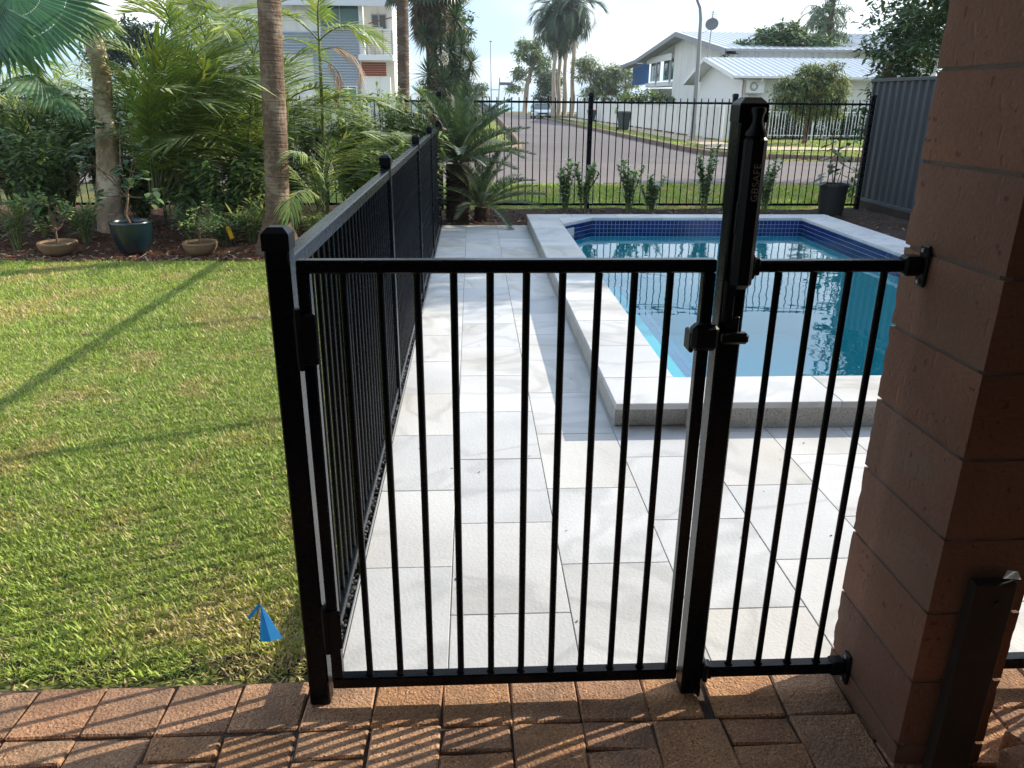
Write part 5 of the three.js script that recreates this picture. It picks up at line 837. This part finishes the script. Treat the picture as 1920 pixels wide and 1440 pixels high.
{
  const b = thing('apartment_building', 'white apartment block with a railed balcony behind the garden palms', 'building', [0, 0, -43]);
  obj('wall', new GB().box(-10.3, 3.4, -3.5, 9.2, 7.0, 6.6, 0.02), M.white, b);
  obj('end_wall', new GB().box(-4.9, 3.0, -3.6, 1.7, 6.0, 4.4, 0.02), M.white, b);
  const cl = obj('cladding_sheet', corr(2.4, 3.3, 0.13, 0.018, false), M.zinc, b); cl.position.set(-8.02, 1.35, -0.1); const c2 = obj('cladding_sheet', corr(5.2, 1.0, 0.13, 0.018, false), M.zinc, b); c2.position.set(-13.3, 3.6, -0.1);
  obj('corner_trim', new GB().box(-5.6, 3.0, -0.1, 0.1, 3.3, 0.12, 0.01), M.whitePaint, b);
  windowUnit(b, -6.55, 5.3, -0.15, 2.0, 1.2, M.greenGlass, M.greyPaint, 1); windowUnit(b, -6.35, 1.75, -0.05, 0.95, 0.7, M.greenGlass, M.whitePaint, 1); windowUnit(b, -13.5, 6.0, -0.15, 0.9, 1.0, M.glass, M.greyPaint, 1); 
  obj('reveal_wall', new GB().box(-5.5, 5.0, -0.2, 0.22, 2.9, 0.4, 0.01), M.whitePaint, b);
  windowUnit(b, -4.75, 5.2, -1.36, 0.8, 0.75, M.glass, M.greyPaint, 1); obj('balcony_door', new GB().box(-4.9, 4.2, -1.36, 0.7, 1.5, 0.06, 0.01), std({ color: lin(0.5, 0.48, 0.45), roughness: 0.7 }), b);
  obj('balcony_slab', new GB().box(-4.8, 3.42, -0.45, 1.75, 0.28, 1.9, 0.02), M.whitePaint, b);
  for (let k = 0; k < 12; k++) obj('railing_bar', new GB().box(-4.8, 3.62 + k * 0.09, 0.48, 1.72, 0.02, 0.02, 0.003), M.galv, b);
  for (let k = 0; k < 12; k++) obj('railing_bar', new GB().box(-3.94, 3.62 + k * 0.09, -0.4, 0.02, 0.02, 1.7, 0.003), M.galv, b);
  for (const x of [-5.64, -5.2, -4.8, -4.4, -3.95]) obj('railing_post', new GB().box(x, 4.13, 0.5, 0.05, 1.15, 0.04, 0.004), M.galv, b); obj('handrail', new GB().box(-4.8, 4.71, 0.5, 1.8, 0.05, 0.06, 0.006), M.whitePaint, b);
  for (let k = 0; k < 6; k++) obj('timber_board', new GB().box(-4.95, 2.62 + k * 0.11, 0.12, 1.25, 0.1, 0.06, 0.008), M.redTimber, b); obj('lower_wall', new GB().box(-4.9, 1.2, 0.0, 1.5, 2.66, 0.2, 0.01), M.white, b);
  obj('awning_rail', new GB().tube([[-5.1, 5.0, 0.2], [-3.9, 5.25, 0.6]], 0.03, 6), M.redTimber, b);
  obj('roof', new GB().box(-9.4, 7.05, -3.2, 12.2, 0.16, 8.4, 0.02), M.fascia, b); obj('downpipe', new GB().tube([[-14.9, 0, -0.1], [-14.9, 7, -0.1]], 0.06, 8), M.whitePaint, b);
  const cv = new GB(), n = 14; for (let i = 0; i < n; i++) { const a = i / n * 1.57, c = (i + 1) / n * 1.57, P = (t, x) => [x, 5.75 + 0.9 * Math.cos(t), -0.6 + 1.2 * Math.sin(t)]; cv.quad(P(a, -9.5), P(c, -9.5), P(c, -3.7), P(a, -3.7)); } obj('curved_eave', cv, std({ color: lin(0.7, 0.7, 0.7), roughness: 0.5, side: THREE.DoubleSide }), b);
  const w = thing('white_boundary_wall', 'white rendered boundary wall left of the street behind the shrubs', 'wall', [0, 0, -40]);
  for (let k = 0; k < 8; k++) obj('wall_panel', new GB().box(-1.62 - 2.8 * k - 1.4, 0.62, 0, 2.79, 1.52, 0.2, 0.015), M.white, w);
  for (let k = 0; k < 8; k++) obj('wall_coping', new GB().box(-1.62 - 2.8 * k - 1.4, 1.405, 0, 2.78, 0.05, 0.26, 0.01), M.whitePaint, w);
}
// ---------------------------------------------------------------- right: houses
{
  const h = thing('gabled_house', 'large white gabled house with a blue clad upper corner', 'house', [16, 0, 0]);
  const wall = (name, pts, x, th, m) => { const s = new THREE.Shape(pts.map(([z, y]) => new THREE.Vector2(-z, y))); const g = new THREE.ExtrudeGeometry(s, { depth: th, bevelEnabled: false }); g.rotateY(Math.PI / 2); g.translate(x, 0, 0); const o = obj(name, g, m, h); return o; };
  wall('gable_wall', [[-50.3, 0], [-65.6, 0], [-65.6, 5.55], [-62, 6.05], [-50.3, 4.45]], 0, 0.25, M.white);
  obj('front_wall', new GB().box(6.5, 2.2, -50.5, 12.5, 4.4, 0.25, 0.01), M.white, h);
  const slope = (name, a, b, x0, x1, th) => { const g = new GB(), L = Math.hypot(b[0] - a[0], b[1] - a[1]), n = Math.round((x1 - x0) / 0.45); for (let k = 0; k < n; k++) { const xa = x0 + (x1 - x0) * k / n, xb = x0 + (x1 - x0) * (k + 1) / n, q = (x, p, e) => [x, p[1] + e, p[0]]; g.quad(q(xa, a, 0), q(xb - 0.06, a, 0), q(xb - 0.06, b, 0), q(xa, b, 0)); g.quad(q(xb - 0.06, a, 0), q(xb - 0.03, a, 0.05), q(xb - 0.03, b, 0.05), q(xb - 0.06, b, 0)); g.quad(q(xb - 0.03, a, 0.05), q(xb, a, 0), q(xb, b, 0), q(xb - 0.03, b, 0.05)); } M.roof.side = THREE.DoubleSide; return obj(name, g, M.roof, h); };
  slope('roof_slope', [-49.3, 4.42], [-62, 6.25], -0.9, 13.5); slope('roof_slope', [-76.5, 5.0], [-62, 6.25], -0.9, 13.5);
  const fas = (a, b) => { const g = new GB(), d = 0.32; for (const x of [-0.95, -0.85]) g.quad([x, a[1] - d, a[0]], [x, b[1] - d, b[0]], [x, b[1], b[0]], [x, a[1], a[0]]); g.quad([-0.95, a[1] - d, a[0]], [0, a[1] - d, a[0]], [0, b[1] - d, b[0]], [-0.95, b[1] - d, b[0]]); return obj('fascia', g, M.fascia, h); };
  M.fascia.side = THREE.DoubleSide; fas([-49.3, 4.42], [-62, 6.25]); fas([-62, 6.25], [-76.5, 5.0]); fas([-76.5, 4.98], [-84, 4.75]);
  obj('gutter', new GB().box(6.3, 4.35, -49.25, 14.4, 0.14, 0.14, 0.01), M.fascia, h);
  obj('balcony_floor', new GB().box(0.5, 2.75, -70.6, 1.2, 0.35, 9.8, 0.02), M.whitePaint, h); obj('balcony_soffit', new GB().box(2.6, 2.7, -70.6, 3.0, 0.1, 9.8, 0.02), M.white, h); obj('recess_back_wall', new GB().box(4.0, 1.2, -70.6, 0.2, 2.6, 9.8, 0.02), M.white, h); obj('recess_end_wall', new GB().box(2.2, 1.2, -75.8, 3.4, 2.6, 0.2, 0.02), M.white, h);
  const bl = thing === 0 ? null : obj('blue_cladding', corr(7.4, 1.9, 0.5, 0.05, true), M.blue, h); bl.rotation.y = -Math.PI / 2; bl.position.set(0.2, 2.85, -83.2); bl.scale.x = 1;
  windowUnit(h, 0.25, 3.9, -73.2, 3.4, 1.7, M.glass, M.whitePaint, 2, -Math.PI / 2); windowUnit(h, 0.4, 3.9, -68.5, 4.2, 1.7, M.greenGlass, M.whitePaint, 1, -Math.PI / 2);
  obj('balcony_post', new GB().box(-0.1, 3.9, -71.2, 0.14, 2.4, 0.14, 0.01), M.greyPaint, h); obj('balcony_post', new GB().box(-0.1, 3.9, -66.2, 0.14, 2.4, 0.14, 0.01), M.greyPaint, h); obj('valance', new GB().box(-0.2, 4.75, -70.2, 0.05, 0.5, 9, 0.01), M.whitePaint, h);
  const s = thing('weatherboard_house', 'small white weatherboard house with a ribbed pale roof', 'house', [14, 0, 0]);
  const boards = (name, x, z0, z1, apex) => { for (let k = 0; k < 24; k++) { const y = 0.2 + k * 0.16; let a = z0, c = z1; if (y > 2.66) { const q = (y - 2.66) / (apex - 2.66); a = z0 + (-47.0 - z0) * q; c = z1 + (-47.0 - z1) * q; } if (a - c < 0.3) break; const g = new GB(); const t = 0.03; g.quad([x - t, y, a], [x - t, y, c], [x, y + 0.165, c], [x, y + 0.165, a].map((v) => v)); g.quad([x, y, a], [x, y, c], [x - t, y, c], [x - t, y, a]); obj('weatherboard', g, M.whitePaint, s); } };
  M.whitePaint.side = THREE.DoubleSide; boards('weatherboard', 0, -42.3, -50.2, 3.7);
  obj('inner_wall', new GB().box(0.12, 1.3, -46.2, 0.1, 2.6, 7.8, 0.01), M.white, s); obj('front_wall', new GB().box(4.2, 1.28, -42.4, 8.3, 2.56, 0.15, 0.01), M.white, s);
  const sl = (a, b) => { const g = new GB(), n = 26, x0 = -0.75, x1 = 8.6; for (let k = 0; k < n; k++) { const xa = x0 + (x1 - x0) * k / n, xb = x0 + (x1 - x0) * (k + 1) / n, q = (x, p, e) => [x, p[1] + e, p[0]]; g.quad(q(xa, a, 0), q(xb - 0.09, a, 0), q(xb - 0.09, b, 0), q(xa, b, 0)); g.quad(q(xb - 0.09, a, 0), q(xb - 0.045, a, 0.06), q(xb - 0.045, b, 0.06), q(xb - 0.09, b, 0)); g.quad(q(xb - 0.045, a, 0.06), q(xb, a, 0), q(xb, b, 0), q(xb - 0.045, b, 0.06)); } return obj('roof_slope', g, M.roof, s); };
  sl([-41.5, 2.72], [-47.2, 3.82]); sl([-51.2, 2.6], [-47.2, 3.82]);
  const f2 = (a, b) => { const g = new GB(), d = 0.2; g.quad([-0.8, a[1] - d, a[0]], [-0.8, b[1] - d, b[0]], [-0.8, b[1] + 0.02, b[0]], [-0.8, a[1] + 0.02, a[0]]); g.quad([-0.8, a[1] - d, a[0]], [0, a[1] - d, a[0]], [0, b[1] - d, b[0]], [-0.8, b[1] - d, b[0]]); obj('barge_board', g, M.whitePaint, s); }; f2([-41.4, 2.72], [-47.2, 3.82]); f2([-47.2, 3.82], [-51.3, 2.6]);
  obj('gutter', new GB().box(3.9, 2.66, -41.42, 9.4, 0.14, 0.16, 0.02), M.whitePaint, s); obj('downpipe', new GB().tube([[0.75, 2.6, -41.5], [0.7, 2.4, -41.6], [0.35, 2.25, -42.2], [0.3, 2.1, -42.28], [0.3, 0, -42.28]], 0.05, 8), M.whitePaint, s);
  const lw = windowUnit(s, 2.3, 1.6, -42.28, 1.2, 1.5, M.glass, M.greyPaint, 0); for (let k = 0; k < 9; k++) obj('louvre', new GB().box(0, -0.62 + k * 0.155, 0.03, 1.06, 0.13, 0.02, 0.003), M.greyPaint, lw);
  const ac = thing('air_conditioner', 'white air conditioner unit on the small weatherboard house wall', 'air conditioner', [14.55, 2.22, -42.0]);
  obj('casing', new GB().box(0, 0, 0, 0.86, 0.66, 0.34, 0.02), M.whitePaint, ac); const fan = obj('fan_grille', new THREE.TorusGeometry(0.17, 0.055, 10, 28), M.greyPaint, ac); fan.position.set(-0.12, 0, 0.17); obj('fan_hub', new GB().tube([[-0.12, 0, 0.165], [-0.12, 0, 0.2]], 0.07, 14), M.whitePaint, fan.parent);
  obj('wall_bracket', new GB().box(0, -0.35, -0.05, 0.7, 0.05, 0.4, 0.005), M.galv, ac);
  const d = thing('satellite_dish', 'satellite dish and aerial mast on the small house roof', 'dish', [13.35, 3.7, -46.9]);
  obj('mast', new GB().tube([[0, -0.1, 0], [0.05, 1.3, 0], [0.08, 2.5, 0]], 0.03, 6), M.galv, d); const pts = []; for (let i = 0; i <= 8; i++) pts.push([0.36 * i / 8, 0.12 * (i / 8) ** 2]); const di = obj('reflector', lathe(pts, 24), std({ color: lin(0.16, 0.16, 0.165), roughness: 0.5, side: THREE.DoubleSide }), d); di.position.set(0.05, 1.75, 0.1); di.rotation.set(1.1, 0, 0.35);
  obj('feed_arm', new GB().tube([[0.0, 1.55, 0.1], [-0.5, 1.35, 0.3]], 0.015, 5), M.galv, d); for (let k = 0; k < 6; k++) obj('aerial_rod', new GB().tube([[-0.05, 1.8 + 0.12 * k, 0], [0.28, 1.83 + 0.12 * k, 0]], 0.012, 5), M.galv, d);
}
{ // white panel fence along the side street
  const f = thing('white_panel_fence', 'white panel fence along the right side of the side street', 'fence', [0, 0, 0]);
  const A = [10.3, -33.2], B = [9.2, -72], n = 17, sc = new GB(); for (let k = 0; k < 8; k++) sc.box(-0.98 + k * 0.28, 0.0, 0, 0.2, 0.09, 0.03, 0.02); const scg = sc.geo(), pg = corr(2.24, 1.26, 0.28, 0.012, true);
  const turn = Math.atan2(-(B[1] - A[1]), B[0] - A[0]); M.white.side = THREE.DoubleSide;
  for (let k = 0; k < n; k++) { const t = (k + 0.5) / n, x = A[0] + (B[0] - A[0]) * t, z = A[1] + (B[1] - A[1]) * t, h = 1.28; const p = obj('panel', pg, M.white, f); p.rotation.y = turn; p.position.set(x - Math.cos(turn) * 1.12, 0.02, z + Math.sin(turn) * 1.12); const s = obj('scalloped_trim', scg, M.whitePaint, f); s.position.set(x, 1.34, z); s.rotation.y = turn; const q = obj('fence_post', new GB().box(0, 0.7, 0, 0.1, 1.5, 0.1, 0.01), M.whitePaint, f); q.position.set(A[0] + (B[0] - A[0]) * k / n, 0, A[1] + (B[1] - A[1]) * k / n); }
  const c = obj('panel', corr(1.5, 1.3, 0.28, 0.012, true), M.white, f); c.position.set(10.32, 0.02, -33.1); const l = thing('hoop_top_fence', 'white hoop top metal fence right of the street corner', 'fence', [0, -0.05, -34.6]);
  const hp = new GB(), pts = [[-0.07, 0.1, 0], [-0.07, 1.26, 0]]; for (let i = 1; i < 8; i++) { const a = Math.PI - Math.PI * i / 8; pts.push([0.07 * Math.cos(a), 1.26 + 0.085 * Math.sin(a), 0]); } pts.push([0.07, 1.26, 0], [0.07, 0.1, 0]); hp.tube(pts, 0.014, 6); const hg = hp.geo();
  for (let x = 11.9; x < 20.5; x += 0.27) { const o = obj('hoop', hg, M.whitePaint, l); o.position.x = x; }
  obj('rail', new GB().box(16.1, 1.14, 0, 8.8, 0.04, 0.04, 0.004), M.whitePaint, l); obj('rail', new GB().box(16.1, 0.18, 0, 8.8, 0.04, 0.04, 0.004), M.whitePaint, l); for (let k = 0; k < 4; k++) obj('fence_post', new GB().box(11.8 + k * 2.9, 0.65, 0, 0.06, 1.35, 0.06, 0.005), M.whitePaint, l);
  for (const [lb, x, h] of [['dark shrub behind the left end of the hoop top fence', 12.6, 1.1], ['dark shrub behind the middle of the hoop top fence', 14.6, 1.2], ['dark shrub behind the right end of the hoop top fence', 16.8, 1.2]]) { const t = tree('fence_shrub', lb, x, -36, [[0, 0, 0], [0, 0.5, 0], [0, 0.8, 0]], 0.06, [[0.5, 0.9, 0]], [[0, 0.6, 0, 1.25, 0.75, 0.6]], 150, 24, 0.25, 0.09, 0.16, DK, M.brownBark, 'shrubs behind the hoop top fence'); t.userData.category = 'shrub'; }
}
{ // street furniture
  const lp = thing('street_lamp', 'tall grey street lamp post on the corner of the side street', 'street lamp', [9.07, -0.07, -33.1]);
  obj('pole', new GB().tube([[0, 0, 0], [0, 1.2, 0], [-0.02, 3, 0], [-0.06, 4.6, 0], [-0.12, 5.0, 0], [-0.3, 5.35, 0], [-0.7, 5.6, 0], [-1.3, 5.7, 0]], [0.11, 0.1, 0.085, 0.07, 0.065, 0.06, 0.05, 0.05], 12), M.galv, lp); obj('lamp_head', new GB().box(-1.55, 5.7, 0, 0.6, 0.1, 0.22, 0.03), M.galv, lp); obj('base_collar', new GB().tube([[0, 0.0, 0], [0, 0.12, 0]], [0.25, 0.16], 12), M.concrete, lp);
  const fp = thing('far_light_pole', 'thin tall light pole at the end of the side street', 'light pole', [2.2, -0.07, -92]); obj('pole', new GB().tube([[0, 0, 0], [-0.05, 4, 0], [-0.1, 7.4, 0]], [0.07, 0.05, 0.04], 8), M.galv, fp); obj('lamp_head', new GB().box(-0.08, 7.42, 0, 0.3, 0.1, 0.2, 0.02), M.galv, fp); obj('marker_plate', new GB().box(0.45, 2.5, 0, 0.9, 0.09, 0.03, 0.005), M.greyPaint, fp);
  const ss = thing('street_sign', 'street name sign on a leaning post at the street end', 'sign', [2.95, -0.07, -90]); obj('post', new GB().tube([[-0.1, 0, 0], [0.1, 3.7, 0]], 0.06, 8), M.galv, ss); obj('name_plate', new GB().box(0.75, 3.1, 0, 1.35, 0.3, 0.03, 0.005), std({ color: lin(0.14, 0.16, 0.18), roughness: 0.5 }), ss); ss.rotation.y = 0;
  const wheelie = (label, x, z, body, lid, s, turn) => {
    const t = thing('wheelie_bin', label, 'bin', [x, -0.06, z], 'bins on the verge'); t.rotation.y = turn; t.scale.setScalar(s);
    const P = (w, d, y) => [[-w, y, d], [w, y, d], [w, y, -d], [-w, y, -d]], a = P(0.2, 0.22, 0.06), b = P(0.28, 0.32, 0.96), g = new GB(); for (let i = 0; i < 4; i++) { const j = (i + 1) % 4; g.quad(a[i], a[j], b[j], b[i]); } g.quad(a[3], a[2], a[1], a[0]); g.box(0, 0.95, 0, 0.6, 0.05, 0.68, 0.01); obj('bin_body', g, std({ color: body, roughness: 0.6 }), t);
    const l = new GB(); l.box(0, 1.0, 0.02, 0.6, 0.05, 0.7, 0.02); l.box(0, 1.04, 0, 0.5, 0.04, 0.55, 0.018); obj('lid', l, std({ color: lid, roughness: 0.5 }), t); for (const k of [-1, 1]) obj('wheel', new GB().tube([[k * 0.22, 0.1, -0.26], [k * 0.27, 0.1, -0.26]], 0.1, 14), M.plastic, t); obj('handle', new GB().tube([[-0.22, 0.98, -0.38], [0.22, 0.98, -0.38]], 0.018, 6), M.plastic, t);
  };
  wheelie('dark green wheelie bin on the grass before the white panel fence', 8.22, -44, lin(0.02, 0.035, 0.035), lin(0.025, 0.04, 0.04), 0.95, 0.3); wheelie('dark wheelie bin with a bright red lid farther up the side street', 8.9, -60.7, lin(0.02, 0.035, 0.03), lin(0.5, 0.02, 0.02), 0.82, -1.3); wheelie('dark red lidded bin left of the side street above the cycad', 0.1, -58, lin(0.03, 0.03, 0.03), lin(0.35, 0.05, 0.05), 0.95, -0.4);
  const car = (label, x, z, turn, paint, s) => {
    const t = thing('parked_car', label, 'car', [x, -0.05, z], 'cars parked at the street end'); t.rotation.y = turn; t.scale.setScalar(s); const pm = phy({ color: paint, roughness: 0.3, metalness: 0.4, clearcoat: 1 });
    const sec = (z2, w, y0, y1) => [[-w, y0, z2], [w, y0, z2], [w * 0.97, y1, z2], [-w * 0.97, y1, z2]];
    const loft = (L) => { const g = new GB(); for (let i = 0; i + 1 < L.length; i++) for (let k = 0; k < 4; k++) { const j = (k + 1) % 4; g.quad(L[i][k], L[i][j], L[i + 1][j], L[i + 1][k]); } const e = L[L.length - 1], f = L[0]; g.quad(f[3], f[2], f[1], f[0]); g.quad(e[0], e[1], e[2], e[3]); return g; };
    obj('body', loft([sec(-2.05, 0.7, 0.4, 0.75), sec(-1.95, 0.82, 0.25, 0.95), sec(-1.2, 0.86, 0.22, 0.98), sec(0.9, 0.86, 0.22, 0.95), sec(1.6, 0.84, 0.25, 0.85), sec(2.0, 0.76, 0.3, 0.68), sec(2.08, 0.66, 0.35, 0.6)]), pm, t);
    const cab = (z0, w0, z1, w1, y0, y1, zz0, zz1) => { const a = [[-w0, y0, z0], [w0, y0, z0], [w0, y0, z1], [-w0, y0, z1]], b = [[-w1, y1, zz0], [w1, y1, zz0], [w1, y1, zz1], [-w1, y1, zz1]], g = new GB(); for (let i = 0; i < 4; i++) { const j = (i + 1) % 4; g.quad(b[i], b[j], a[j], a[i]); } g.quad(b[3], b[2], b[1], b[0]); return g; };
    obj('glasshouse', cab(-1.85, 0.79, 1.15, 0.62, 0.94, 1.42, -1.4, 0.25), M.glass, t); obj('roof', new GB().box(0, 1.43, -0.55, 1.2, 0.06, 1.7, 0.025), pm, t);
    for (const k of [-1, 1]) { obj('headlight', new GB().box(k * 0.58, 0.68, 1.93, 0.3, 0.14, 0.14, 0.03), M.whitePaint, t); obj('mirror', new GB().box(k * 0.95, 0.98, 0.75, 0.16, 0.1, 0.08, 0.02), pm, t); for (const z2 of [-1.25, 1.3]) { const w = obj('wheel', new GB().tube([[k * 0.66, 0.3, z2], [k * 0.87, 0.3, z2]], 0.3, 18), M.plastic, t); obj('rim', new GB().tube([[k * 0.871, 0.3, z2], [k * 0.88, 0.3, z2]], 0.18, 14), M.galv, w); } }
    obj('grille', new GB().box(0, 0.5, 2.06, 1.0, 0.16, 0.06, 0.02), M.plastic, t); obj('number_plate', new GB().box(0, 0.38, 2.1, 0.4, 0.11, 0.02, 0.003), M.whitePaint, t);
  };
  car('silver hatchback parked facing the camera by the royal palms', 5.85, -70, 0.05, lin(0.42, 0.47, 0.5), 0.84); car('dark car parked left at the end of the side street', 0.9, -84, 1.2, lin(0.02, 0.025, 0.03), 0.95);
}

scene.fog = new THREE.FogExp2(0xdfeaf2, 0.0005);

renderer.render(scene, camera);
